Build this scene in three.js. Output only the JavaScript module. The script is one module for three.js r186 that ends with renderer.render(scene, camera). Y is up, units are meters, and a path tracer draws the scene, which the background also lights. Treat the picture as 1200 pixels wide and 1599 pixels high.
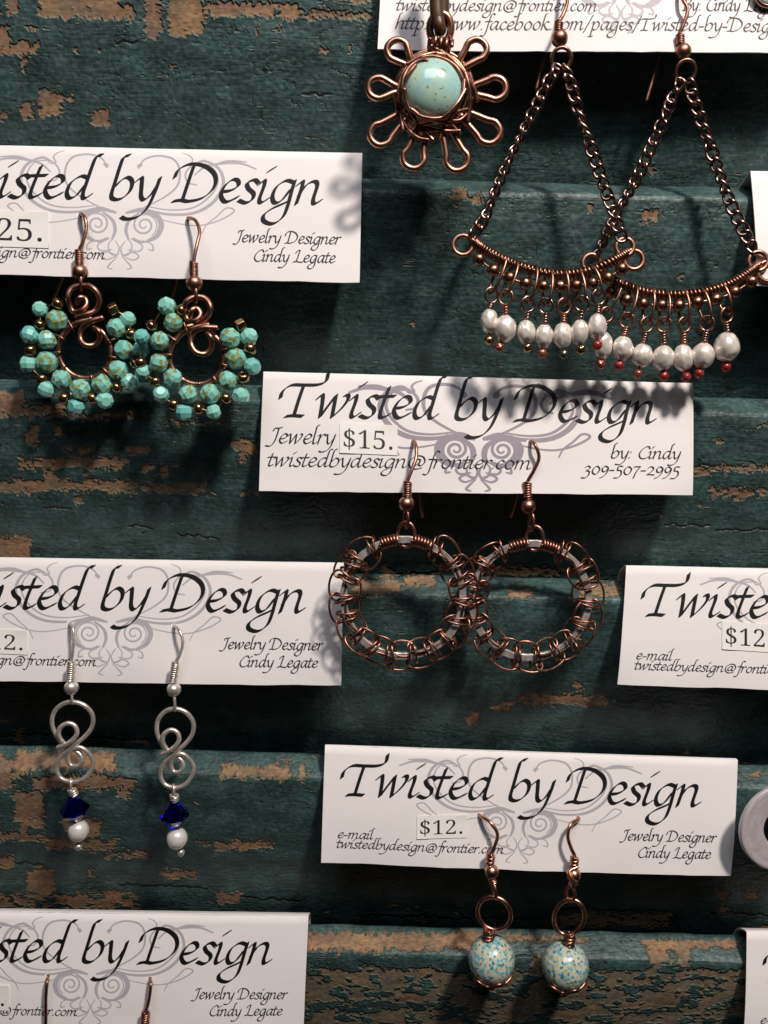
import * as THREE from 'three';
import { mergeGeometries } from 'three/addons/utils/BufferGeometryUtils.js';
import { RoundedBoxGeometry } from 'three/addons/geometries/RoundedBoxGeometry.js';
import { RectAreaLightUniformsLib } from 'three/addons/lights/RectAreaLightUniformsLib.js';
import { createNoise2D, createNoise3D } from 'simplex-noise';

// ---------------------------------------------------------------- camera, lamps, exposure
const renderer = new THREE.WebGLRenderer({ antialias: true });
renderer.toneMapping = THREE.LinearToneMapping;
renderer.toneMappingExposure = 1.0;
renderer.shadowMap.enabled = true;
const scene = new THREE.Scene();
scene.background = new THREE.Color(0, 0, 0);
const MM = 0.001, F = 1400, DIST = 187, PITCH = 0.137, ROLL = 0.026;        // focal length in photo pixels; the wall is met 187 mm away
const camera = new THREE.PerspectiveCamera(2 * Math.atan(799.5 / F) * 180 / Math.PI, 0.75, 0.01, 10);
camera.position.set(0, DIST * Math.sin(PITCH) * MM, DIST * Math.cos(PITCH) * MM);
camera.lookAt(0, 0, 0);
camera.rotateZ(ROLL);
camera.updateMatrixWorld(true);
scene.add(camera);
RectAreaLightUniformsLib.init();
const KEY = { pos: new THREE.Vector3(0.185, 0.475, 0.355), color: new THREE.Color(1.0, 0.91, 0.83), power: 1.28 };
const FILL = { pos: new THREE.Vector3(-0.06, 0.56, 0.44), color: new THREE.Color(0.9, 0.91, 1.0), size: 0.34, power: 3.4 };
{
  const spot = new THREE.SpotLight(KEY.color, KEY.power, 0, 0.5, 0.6, 2);
  spot.name = 'spot_light';
  spot.position.copy(KEY.pos); spot.shadow.radius = 1.6; spot.castShadow = true;
  spot.shadow.camera.near = 0.02; spot.shadow.camera.far = 2; spot.shadow.mapSize.set(2048, 2048);
  spot.target.position.set(0, 0.015, 0); spot.target.name = 'spot_light_aim';
  scene.add(spot, spot.target);
  const panel = new THREE.RectAreaLight(FILL.color, FILL.power, FILL.size, FILL.size);
  panel.name = 'fill_panel_light';
  panel.position.copy(FILL.pos); panel.lookAt(0, 0, 0);
  scene.add(panel);
}

// ---------------------------------------------------------------- helpers
let seed = 12345;
const rnd = () => { seed = (seed + 0x6d2b79f5) | 0; let t = Math.imul(seed ^ (seed >>> 15), 1 | seed); t = (t + Math.imul(t ^ (t >>> 7), 61 | t)) ^ t; return ((t ^ (t >>> 14)) >>> 0) / 4294967296; };
const rr = (a, b) => a + (b - a) * rnd();
const n2 = createNoise2D(rnd), n3 = createNoise3D(rnd);
const V = (x, y, z) => new THREE.Vector3(x, y, z);
const clamp = (x, a = 0, b = 1) => Math.min(b, Math.max(a, x)), lerp = (a, b, t) => a + (b - a) * t;
const sstep = (a, b, x) => { const t = clamp((x - a) / (b - a)); return t * t * (3 - 2 * t); };

const CAM = camera.position.clone().divideScalar(MM);
const AX = V(), AY = V(), AZ = V();
camera.matrixWorld.extractBasis(AX, AY, AZ);
const ray = (px, py) => AZ.clone().negate().addScaledVector(AX, (px - 600) / F).addScaledVector(AY, (799.5 - py) / F);
const P = (px, py, z) => { const d = ray(px, py); return CAM.clone().addScaledVector(d, (z - CAM.z) / d.z); };   // where a pixel's ray meets the plane z mm in front of the slats
const toPx = (p) => { const d = p.clone().sub(CAM), w = -d.dot(AZ); return [600 + F * d.dot(AX) / w, 799.5 - F * d.dot(AY) / w]; };
const mmpx = (px, py, z) => { const d = P(px, py, z).sub(CAM); return -d.dot(AZ) / F; };

const taken = new Map();
const numbered = (name) => { const n = taken.get(name) ?? 0; taken.set(name, n + 1); return n ? name + '_' + String(n).padStart(3, '0') : name; };
function thing(name, label, category, origin, group) {
  const o = new THREE.Group(); o.name = numbered(name); scene.add(o);
  o.position.copy(origin).multiplyScalar(MM); o.userData = { label, category };
  if (group) o.userData.group = group;
  o.origin = origin.clone();
  return o;
}
const originOf = (o) => { let p = o; while (p && !p.origin) p = p.parent; return p.origin; };
function mesh(parent, name, geo, mat) { const m = new THREE.Mesh(geo, mat); m.name = name; m.castShadow = m.receiveShadow = true; parent.add(m); return m; }
function part(parent, name, geo, mat) {                                     // geometry in absolute millimetres
  const o = originOf(parent);
  geo.translate(-o.x, -o.y, -o.z); geo.scale(MM, MM, MM);
  return mesh(parent, name, geo, mat);
}
function put(parent, name, geo, mat, pos, quat, scale = 1) {                // shared geometry in millimetres about its centre
  const m = mesh(parent, name, geo, mat), o = originOf(parent);
  m.position.copy(pos).sub(o).multiplyScalar(MM);
  if (quat) m.quaternion.copy(quat);
  if (scale.isVector3) m.scale.copy(scale).multiplyScalar(MM); else m.scale.setScalar(scale * MM);
  return m;
}
function sub(parent, name) { const g = new THREE.Group(); g.name = name; parent.add(g); return g; }
function patina(geo, lo = 0.35, freq = 0.8, tint = [1, 1, 1]) {              // blotches of oxide on the wire
  const p = geo.attributes.position, c = new Float32Array(p.count * 3), s = rr(0, 99);
  for (let i = 0; i < p.count; i++) {
    const x = p.getX(i), y = p.getY(i), z = p.getZ(i);
    const k = clamp(0.55 + 0.5 * n3(x * freq + s, y * freq, z * freq) + 0.3 * n3(x * freq * 3.1, y * freq * 3.1 + s, z * freq * 3.1));
    const f = lerp(lo, 1, k), w = lerp(0.9, 1, k);
    c[i * 3] = f * tint[0]; c[i * 3 + 1] = f * tint[1] * w; c[i * 3 + 2] = f * tint[2] * w;
  }
  geo.setAttribute('color', new THREE.BufferAttribute(c, 3));
  return geo;
}
const curveOf = (pts, closed = false) => new THREE.CatmullRomCurve3(pts, closed, 'centripetal');
function tube(pts, r, closed = false, radial = 8, seg) {
  const c = curveOf(pts, closed), n = seg ?? Math.max(6, Math.min(260, Math.ceil(c.getLength() / Math.max(0.22, r * 0.75))));
  const g = new THREE.TubeGeometry(c, n, r, radial, closed);
  if (closed) return g;
  const caps = [];
  for (const t of [0, 1]) { const s = new THREE.SphereGeometry(r * 0.985, radial, 5); const q = c.getPointAt(t); s.translate(q.x, q.y, q.z); caps.push(s); }
  return mergeGeometries([g, ...caps]);
}
const wire = (pts, r, closed, lo, freq) => patina(tube(pts, r, closed), lo, freq);
function coilOn(curve, t0, t1, R, r, turns, ref = V(0, 0, 1), wob = 0.04) {
  const pts = [], n = Math.ceil(turns * 10);
  for (let i = 0; i <= n; i++) {
    const s = i / n, t = lerp(t0, t1, s), p = curve.getPoint(t), T = curve.getTangent(t), N = ref.clone().addScaledVector(T, -ref.dot(T)).normalize(), B = T.clone().cross(N);
    const a = s * turns * Math.PI * 2, q = R * (1 + wob * n2(i * 0.05, turns));
    pts.push(p.addScaledVector(N, Math.cos(a) * q).addScaledVector(B, Math.sin(a) * q));
  }
  return tube(pts, r, false, 6, n * 1);
}
const coil = (a, b, R, r, turns) => coilOn(new THREE.LineCurve3(a, b), 0, 1, R, r, turns, Math.abs(b.clone().sub(a).normalize().z) > 0.8 ? V(1, 0, 0) : V(0, 0, 1));
function ringPts(c, u, v, a, b = a, n = 18, t0 = 0, t1 = Math.PI * 2) {
  const out = [], closed = t1 - t0 > 6.28;
  for (let i = 0; i < (closed ? n : n + 1); i++) { const t = lerp(t0, t1, i / n); out.push(c.clone().addScaledVector(u, Math.cos(t) * a).addScaledVector(v, Math.sin(t) * b)); }
  return out;
}
const ring = (c, u, v, a, b, r, lo) => patina(tube(ringPts(c, u, v, a, b), r, true, 8, 40), lo);
const UX = V(1, 0, 0), UY = V(0, 1, 0), UZ = V(0, 0, 1);
function lumpy(detail, amp, freq, s) {                                       // a sphere with uneven surface, unit radius
  const g = new THREE.SphereGeometry(1, detail, Math.round(detail * 0.7)), p = g.attributes.position;
  for (let i = 0; i < p.count; i++) { const v = V(p.getX(i), p.getY(i), p.getZ(i)), k = 1 + amp * n3(v.x * freq + s, v.y * freq, v.z * freq); p.setXYZ(i, v.x * k, v.y * k, v.z * k); }
  g.computeVertexNormals();
  return g;
}
function tex(w, h, fn, srgb = true) {
  const d = new Uint8Array(w * h * 4);
  for (let y = 0; y < h; y++) for (let x = 0; x < w; x++) { const c = fn(x, y), i = (y * w + x) * 4; d[i] = c[0]; d[i + 1] = c[1]; d[i + 2] = c[2]; d[i + 3] = 255; }
  const t = new THREE.DataTexture(d, w, h);
  t.magFilter = THREE.LinearFilter; t.minFilter = THREE.LinearFilter; t.wrapS = THREE.RepeatWrapping; if (srgb) t.colorSpace = THREE.SRGBColorSpace; t.needsUpdate = true;
  return t;
}
const RGB = (r, g, b) => new THREE.Color().setRGB(r, g, b);

// ---------------------------------------------------------------- materials
const M = {};
M.copper = new THREE.MeshStandardMaterial({ color: RGB(0.5, 0.262, 0.185), metalness: 1, roughness: 0.38, vertexColors: true });
M.brightCopper = new THREE.MeshStandardMaterial({ color: RGB(0.7, 0.385, 0.262), metalness: 1, roughness: 0.33, vertexColors: true });
M.brass = new THREE.MeshStandardMaterial({ color: RGB(0.42, 0.232, 0.155), metalness: 1, roughness: 0.36, vertexColors: true });
M.gunmetal = new THREE.MeshStandardMaterial({ color: RGB(0.4, 0.27, 0.23), metalness: 1, roughness: 0.28, vertexColors: true });
M.silver = new THREE.MeshStandardMaterial({ color: RGB(0.9, 0.85, 0.77), metalness: 0.7, roughness: 0.3, vertexColors: true });
M.steel = new THREE.MeshStandardMaterial({ color: RGB(0.74, 0.69, 0.66), metalness: 0.6, roughness: 0.42, vertexColors: true });
M.pearl = new THREE.MeshPhysicalMaterial({ color: RGB(0.82, 0.745, 0.67), roughness: 0.34, metalness: 0.28, ior: 1.7, clearcoat: 1, clearcoatRoughness: 0.18, sheen: 0.4, sheenColor: RGB(0.9, 0.8, 0.85), sheenRoughness: 0.4 });
M.roundPearl = new THREE.MeshPhysicalMaterial({ color: RGB(0.72, 0.69, 0.64), roughness: 0.3, metalness: 0.15, ior: 1.7, clearcoat: 1, clearcoatRoughness: 0.12 });
M.redBead = new THREE.MeshStandardMaterial({ color: RGB(0.33, 0.045, 0.04), metalness: 0.5, roughness: 0.33 });
M.russetBead = new THREE.MeshStandardMaterial({ color: RGB(0.33, 0.12, 0.08), metalness: 0.7, roughness: 0.33 });
M.darkBead = new THREE.MeshStandardMaterial({ color: RGB(0.12, 0.12, 0.11), metalness: 0.8, roughness: 0.32 });
M.bronzeBead = new THREE.MeshStandardMaterial({ color: RGB(0.34, 0.21, 0.11), metalness: 0.95, roughness: 0.22 });
M.cobalt = new THREE.MeshPhysicalMaterial({ color: RGB(0.4, 0.42, 1.0), roughness: 0.02, transmission: 1, thickness: 3, ior: 1.56, attenuationColor: RGB(0.03, 0.03, 0.7), attenuationDistance: 5 * MM, flatShading: true });
const turquoise = [0, 1, 2, 3].map((k) => new THREE.MeshPhysicalMaterial({
  flatShading: true, roughness: 0.16, clearcoat: 1, clearcoatRoughness: 0.05,
  map: tex(256, 128, (x, y) => {
    const a = x / 256 * Math.PI * 2, h = y / 128 * Math.PI, q = V(Math.cos(a) * Math.sin(h), Math.cos(h), Math.sin(a) * Math.sin(h)).multiplyScalar(1.35);
    const n = n3(q.x + k * 9, q.y, q.z) + 0.35 * n3(q.x * 2.6, q.y * 2.6 + k * 5, q.z * 2.6), f = n3(q.x * 6, q.y * 6, q.z * 6 + k);
    const b = k === 1 || k === 3 ? 0 : sstep(k ? 0.05 : 0.28, k ? 0.2 : 0.4, n) * 0.9, dl = [0, 6, -10, -16][k];
    return [lerp(134 + 12 * f + dl, 136, b), lerp(203 + 8 * f + dl * 0.6, 140, b), lerp(190 + 9 * f + dl * 0.3, 80, b)];
  }),
}));
M.speckled = new THREE.MeshPhysicalMaterial({
  roughness: 0.25, clearcoat: 1, clearcoatRoughness: 0.05,
  map: tex(768, 384, (x, y) => {
    const a = x / 768 * Math.PI * 2, h = y / 384 * Math.PI, q = V(Math.cos(a) * Math.sin(h), Math.cos(h), Math.sin(a) * Math.sin(h)).multiplyScalar(4.2);
    const n = n3(q.x, q.y, q.z), m = n3(q.x * 1.3 + 40, q.y * 1.3, q.z * 1.3), o = n3(q.x * 0.9, q.y * 0.9 + 30, q.z * 0.9), big = n3(q.x * 0.18, q.y * 0.18, q.z * 0.18 + 7);
    let c = [196, 200, 184];
    const mix = (d, t) => { c = c.map((v, i) => lerp(v, d[i], t)); };
    mix([200, 172, 102], sstep(0.3, 0.5, m) * 0.75);
    mix([104, 170, 186], sstep(0.05 - 0.25 * big, 0.36 - 0.25 * big, n) * 0.9);
    mix([52, 100, 122], sstep(0.5, 0.66, o + 0.15 * n) * 0.75);
    return c;
  }),
});
M.stone = new THREE.MeshPhysicalMaterial({
  roughness: 0.2, clearcoat: 1, clearcoatRoughness: 0.04,
  map: tex(512, 256, (x, y) => {
    const a = x / 512 * Math.PI * 2, h = y / 256 * Math.PI, q = V(Math.cos(a) * Math.sin(h), Math.cos(h), Math.sin(a) * Math.sin(h));
    const n = 0.5 + 0.5 * n3(q.x * 1.4, q.y * 1.4, q.z * 1.4 + 3), f = n3(q.x * 5, q.y * 5, q.z * 5);
    let c = [lerp(158, 184, n) + 5 * f, lerp(203, 211, n) + 4 * f, lerp(203, 186, n) + 4 * f];
    const v = sstep(0.76, 0.84, n3(q.x * 3 + 11, q.y * 5, q.z * 3) + 0.2 * n3(q.x * 12, q.y * 12, q.z * 12));
    return c.map((e, i) => lerp(e, [150, 112, 58][i], v * 0.8));
  }),
});
M.leather = new THREE.MeshStandardMaterial({ color: RGB(0.075, 0.032, 0.018), roughness: 0.42 });
M.shell = new THREE.MeshPhysicalMaterial({
  roughness: 0.3, clearcoat: 0.6, clearcoatRoughness: 0.15,
  map: tex(512, 128, (x, y) => { const n = n2(x * 0.02, y * 0.05) * 0.6 + n2(x * 0.07, y * 0.1) * 0.4; return [190 + n * 16, 181 + n * 14, 184 + n * 18]; }),
});
M.onyx = new THREE.MeshPhysicalMaterial({ color: RGB(0.006, 0.006, 0.007), roughness: 0.16 });

// ---------------------------------------------------------------- spot lamp and added fill panel (outside the frame)
{
  const dir = KEY.pos.clone().negate().add(V(0, 0.015, 0)).normalize(), q = new THREE.Quaternion().setFromUnitVectors(UY, dir);
  const lamp = thing('spot_lamp', 'black can spot lamp with a warm round glowing face, above the shutter', 'lamp', KEY.pos.clone().divideScalar(MM));
  lamp.quaternion.copy(q);
  const can = new THREE.LatheGeometry([[0, -0.11], [0.028, -0.11], [0.034, -0.1], [0.036, -0.005], [0.034, -0.005], [0.03, -0.03], [0, -0.03]].map(([x, y]) => new THREE.Vector2(x, y)), 32);
  mesh(lamp, 'housing', can, new THREE.MeshStandardMaterial({ color: RGB(0.02, 0.02, 0.02), roughness: 0.5 }));
  const face = new THREE.CylinderGeometry(0.0225, 0.0225, 0.004, 32); face.translate(0, -0.026, 0);
  mesh(lamp, 'glowing_lens', face, new THREE.MeshStandardMaterial({ color: RGB(0.5, 0.5, 0.5), emissive: KEY.color, emissiveIntensity: 3, roughness: 0.4 }));
  const panel = thing('added_fill_panel', 'added square fill panel, cool white in a grey frame, facing the shutter', 'lamp', FILL.pos.clone().divideScalar(MM));  // unseen fill panel, added to lighten the shadows
  const pd = FILL.pos.clone().negate().normalize();
  panel.quaternion.setFromUnitVectors(UZ, pd);
  const back = new RoundedBoxGeometry(FILL.size + 0.02, FILL.size + 0.02, 0.02, 2, 0.004); back.translate(0, 0, -0.018);
  mesh(panel, 'frame', back, new THREE.MeshStandardMaterial({ color: RGB(0.3, 0.3, 0.3), roughness: 0.6 }));
  const gl = new THREE.BoxGeometry(FILL.size, FILL.size, 0.004); gl.translate(0, 0, -0.005);
  mesh(panel, 'diffuser', gl, new THREE.MeshStandardMaterial({ color: RGB(0.6, 0.6, 0.6), emissive: FILL.color, emissiveIntensity: 0.8, roughness: 0.6 }));
}

// ---------------------------------------------------------------- the louvred shutter
const HALF = 128, TOPS = [[600, -44], [600, 278], [600, 607], [600, 898], [600, 1183], [600, 1451]].map(([x, y]) => P(x, y, -4.5).y);
const PITCHMM = (TOPS[1] - TOPS[5]) / 4;
TOPS.push(TOPS[5] - PITCHMM); TOPS[0] = TOPS[1] + PITCHMM;
const topOfSlat = (y) => TOPS.reduce((b, t) => (Math.abs(t - y) < Math.abs(b - y) ? t : b));
// profile of a slat: y below its top, z; the first stretch is the planed top edge, then the face that rolls back
const faceZ = (d) => (d < 3.4 ? 0 : -11.5 * Math.pow((d - 3.4) / 40, 1.45));
const PROFILE = [];
{
  const add = (d, z) => PROFILE.push([d, z]);
  for (let i = 0; i <= 5; i++) { const a = Math.PI * (1 - i / 5 * 0.72); add(0.9 - 0.9 * Math.sin(a), -5.5 + Math.cos(a) * 1.1); }
  for (let i = 1; i <= 7; i++) { const t = i / 8; add(lerp(0.25, 2.75, t), lerp(-4.6, -0.42, t)); }
  for (let i = 0; i <= 4; i++) { const t = i / 4; add(lerp(2.95, 4.1, t), -0.28 + 0.26 * Math.sin(t * Math.PI / 2)); }
  for (let i = 1; i <= 70; i++) { const d = 4.1 + 40.4 * i / 70; add(d, faceZ(d)); }
  for (let i = 1; i <= 6; i++) { const a = i / 6 * Math.PI; add(44.5 + 1.6 * Math.sin(a), -12.2 - 1.6 * (1 - Math.cos(a))); }
}
const ARC = [0];
for (let i = 1; i < PROFILE.length; i++) ARC.push(ARC[i - 1] + Math.hypot(PROFILE[i][0] - PROFILE[i - 1][0], PROFILE[i][1] - PROFILE[i - 1][1]));
const ALEN = ARC[ARC.length - 1];
const atArc = (s) => { let i = 1; while (i < ARC.length - 1 && ARC[i] < s) i++; const t = (s - ARC[i - 1]) / (ARC[i] - ARC[i - 1]); return [lerp(PROFILE[i - 1][0], PROFILE[i][0], t), lerp(PROFILE[i - 1][1], PROFILE[i][1], t)]; };

// bare patches (+) and surviving paint (-) as boxes read off the photograph: x0, y0, x1, y1, strength
const PEEL = [
  // uppermost slat
  [-40, 8, 0, 30], [10, -20, 30, 22], [55, 9, 210, 29], [60, -20, 190, 12], [227, -20, 250, 60], [262, -20, 320, 57], [320, 4, 430, 25], [430, 4, 465, 32], [465, 18, 580, 28], [500, -20, 590, 10, .5],
  [-20, 40, 17, 86], [15, 65, 62, 86], [30, 86, 45, 110], [44, 38, 63, 52], [116, 73, 123, 87], [154, 73, 164, 85], [368, 43, 377, 50], [397, 38, 410, 50], [433, 44, 442, 50], [500, 74, 514, 85], [541, 73, 551, 84], [552, 43, 565, 52],
  [32, 157, 55, 184], [62, 141, 97, 184], [143, 173, 174, 199], [108, 148, 114, 162], [-10, 175, 9, 190], [270, 98, 276, 109], [700, -20, 720, 10], [1014, 255, 1021, 272],
  // second slat
  [708, 294, 731, 308], [738, 306, 756, 318], [1001, 327, 1029, 347], [918, 314, 927, 331], [1059, 427, 1069, 437], [640, 500, 650, 508], [578, 470, 586, 476],
  // third slat
  [-30, 609, 38, 648, .8], [-30, 632, 105, 651], [105, 645, 224, 654], [42, 665, 63, 698, .8], [82, 661, 100, 682, .8], [96, 695, 112, 704], [121, 697, 154, 708], [200, 696, 236, 709],
  [32, 714, 201, 731], [133, 728, 147, 742], [222, 725, 241, 735], [252, 726, 267, 744], [-40, 749, 215, 768], [222, 754, 325, 770], [66, 733, 91, 751], [117, 773, 133, 787], [362, 686, 399, 706], [372, 700, 385, 716], [245, 655, 370, 663, .8],
  [-40, 835, 49, 875], [374, 765, 412, 772], [1113, 684, 1131, 695], [1085, 726, 1240, 735], [1088, 733, 1108, 744], [1128, 734, 1138, 741], [1112, 762, 1178, 775], [1150, 770, 1166, 780], [1187, 763, 1240, 774], [1094, 789, 1104, 794], [1180, 660, 1230, 666],
  // fourth slat
  [550, 905, 630, 931], [596, 885, 615, 905], [630, 896, 680, 918], [733, 884, 870, 900, .9], [793, 919, 833, 935], [905, 908, 967, 932], [800, 1084, 945, 1100], [767, 1100, 800, 1112], [727, 1113, 747, 1130], [897, 1063, 910, 1077], [1070, 1167, 1077, 1177], [880, 1095, 960, 1106, .7],
  [-20, 1120, 14, 1130], [20, 1135, 40, 1160, .8], [180, 1150, 240, 1165, .6],
  // fifth slat
  [-40, 1172, 182, 1204], [-40, 1203, 40, 1233], [50, 1210, 212, 1232], [182, 1231, 204, 1246], [17, 1233, 70, 1285, .9], [-40, 1281, 74, 1314, .9], [100, 1279, 160, 1305], [74, 1309, 182, 1326], [165, 1329, 232, 1339],
  [347, 1194, 455, 1216], [468, 1190, 479, 1216], [430, 1185, 460, 1191], [308, 1313, 329, 1321], [336, 1312, 425, 1326], [39, 1355, 87, 1398, .9], [-40, 1337, 26, 1355], [134, 1355, 148, 1368], [165, 1389, 195, 1415], [243, 1355, 312, 1374, .7], [334, 1391, 381, 1411, .8], [-40, 1390, 225, 1424, .55],
  [480, 1395, 900, 1450, .35], [870, 1420, 1050, 1452, .6], [1117, 1388, 1137, 1405], [1163, 1388, 1187, 1405], [1117, 1412, 1137, 1427], [1165, 1205, 1190, 1212], [1150, 1190, 1175, 1196, .8],
  // sixth slat
  [470, 1455, 760, 1486], [740, 1457, 838, 1471], [996, 1466, 1156, 1502], [840, 1460, 920, 1474, .8], [380, 1490, 1300, 1700, .82], [-60, 1480, 480, 1700, .7], [1190, 1440, 1260, 1480],
];
const KEEP = [[612, 1478, 622, 1490], [696, 1471, 706, 1484], [640, 1487, 830, 1512], [470, 1492, 720, 1512, .55], [915, 1450, 1158, 1464, .85], [921, 1475, 1014, 1516], [1077, 1478, 1166, 1512], [1042, 1481, 1057, 1496], [470, 1445, 720, 1453], [470, 1560, 700, 1580, .4], [20, 1212, 48, 1230], [1, 1285, 34, 1300], [44, 1292, 72, 1302], [-10, 1240, 20, 1275], [5, 1172, 26, 1188]];
// long splits in the wood, as segments
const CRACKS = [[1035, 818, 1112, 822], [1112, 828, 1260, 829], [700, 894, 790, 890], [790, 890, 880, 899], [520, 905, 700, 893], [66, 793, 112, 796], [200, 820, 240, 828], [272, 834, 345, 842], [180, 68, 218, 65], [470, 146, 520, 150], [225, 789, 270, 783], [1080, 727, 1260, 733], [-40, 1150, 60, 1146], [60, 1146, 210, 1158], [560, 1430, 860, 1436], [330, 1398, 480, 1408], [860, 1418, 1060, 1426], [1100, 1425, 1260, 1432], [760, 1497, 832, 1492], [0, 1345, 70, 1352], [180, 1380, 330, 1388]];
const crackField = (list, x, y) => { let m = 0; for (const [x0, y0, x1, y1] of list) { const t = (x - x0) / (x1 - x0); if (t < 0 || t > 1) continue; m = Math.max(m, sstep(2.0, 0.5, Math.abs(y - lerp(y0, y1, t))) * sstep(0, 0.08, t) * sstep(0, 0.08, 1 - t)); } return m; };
const boxField = (list, x, y, soft) => { let m = 0; for (const b of list) { const d = Math.max(b[0] - x, x - b[2], b[1] - y, y - b[3]); if (d < soft) m = Math.max(m, (b[4] ?? 1) * clamp(0.5 - (d + 0.9) / (2 * soft))); } return m; };
const hash = (i, j, k) => { let h = Math.imul(i, 374761393) ^ Math.imul(j, 668265263) ^ Math.imul(k, 1274126177); h = Math.imul(h ^ (h >>> 13), 1274126177); return ((h ^ (h >>> 16)) >>> 0) / 4294967296; };
function cells(x, y, k) {                                                   // nearest flake: its centre, and the distance to its border
  const ix = Math.floor(x), iy = Math.floor(y); let d1 = 9, d2 = 9, cx = 0, cy = 0, id = 0;
  for (let j = -1; j <= 1; j++) for (let i = -1; i <= 1; i++) {
    const gx = ix + i, gy = iy + j, qx = gx + hash(gx, gy, k), qy = gy + hash(gx, gy, k + 7), ax = Math.abs(qx - x), ay = Math.abs(qy - y), d = 0.75 * Math.max(ax, ay) + 0.25 * Math.hypot(ax, ay);
    if (d < d1) { d2 = d1; d1 = d; cx = qx; cy = qy; id = hash(gx, gy, k + 13); } else if (d < d2) d2 = d;
  }
  return [cx, cy, d2 - d1, id];
}
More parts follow.
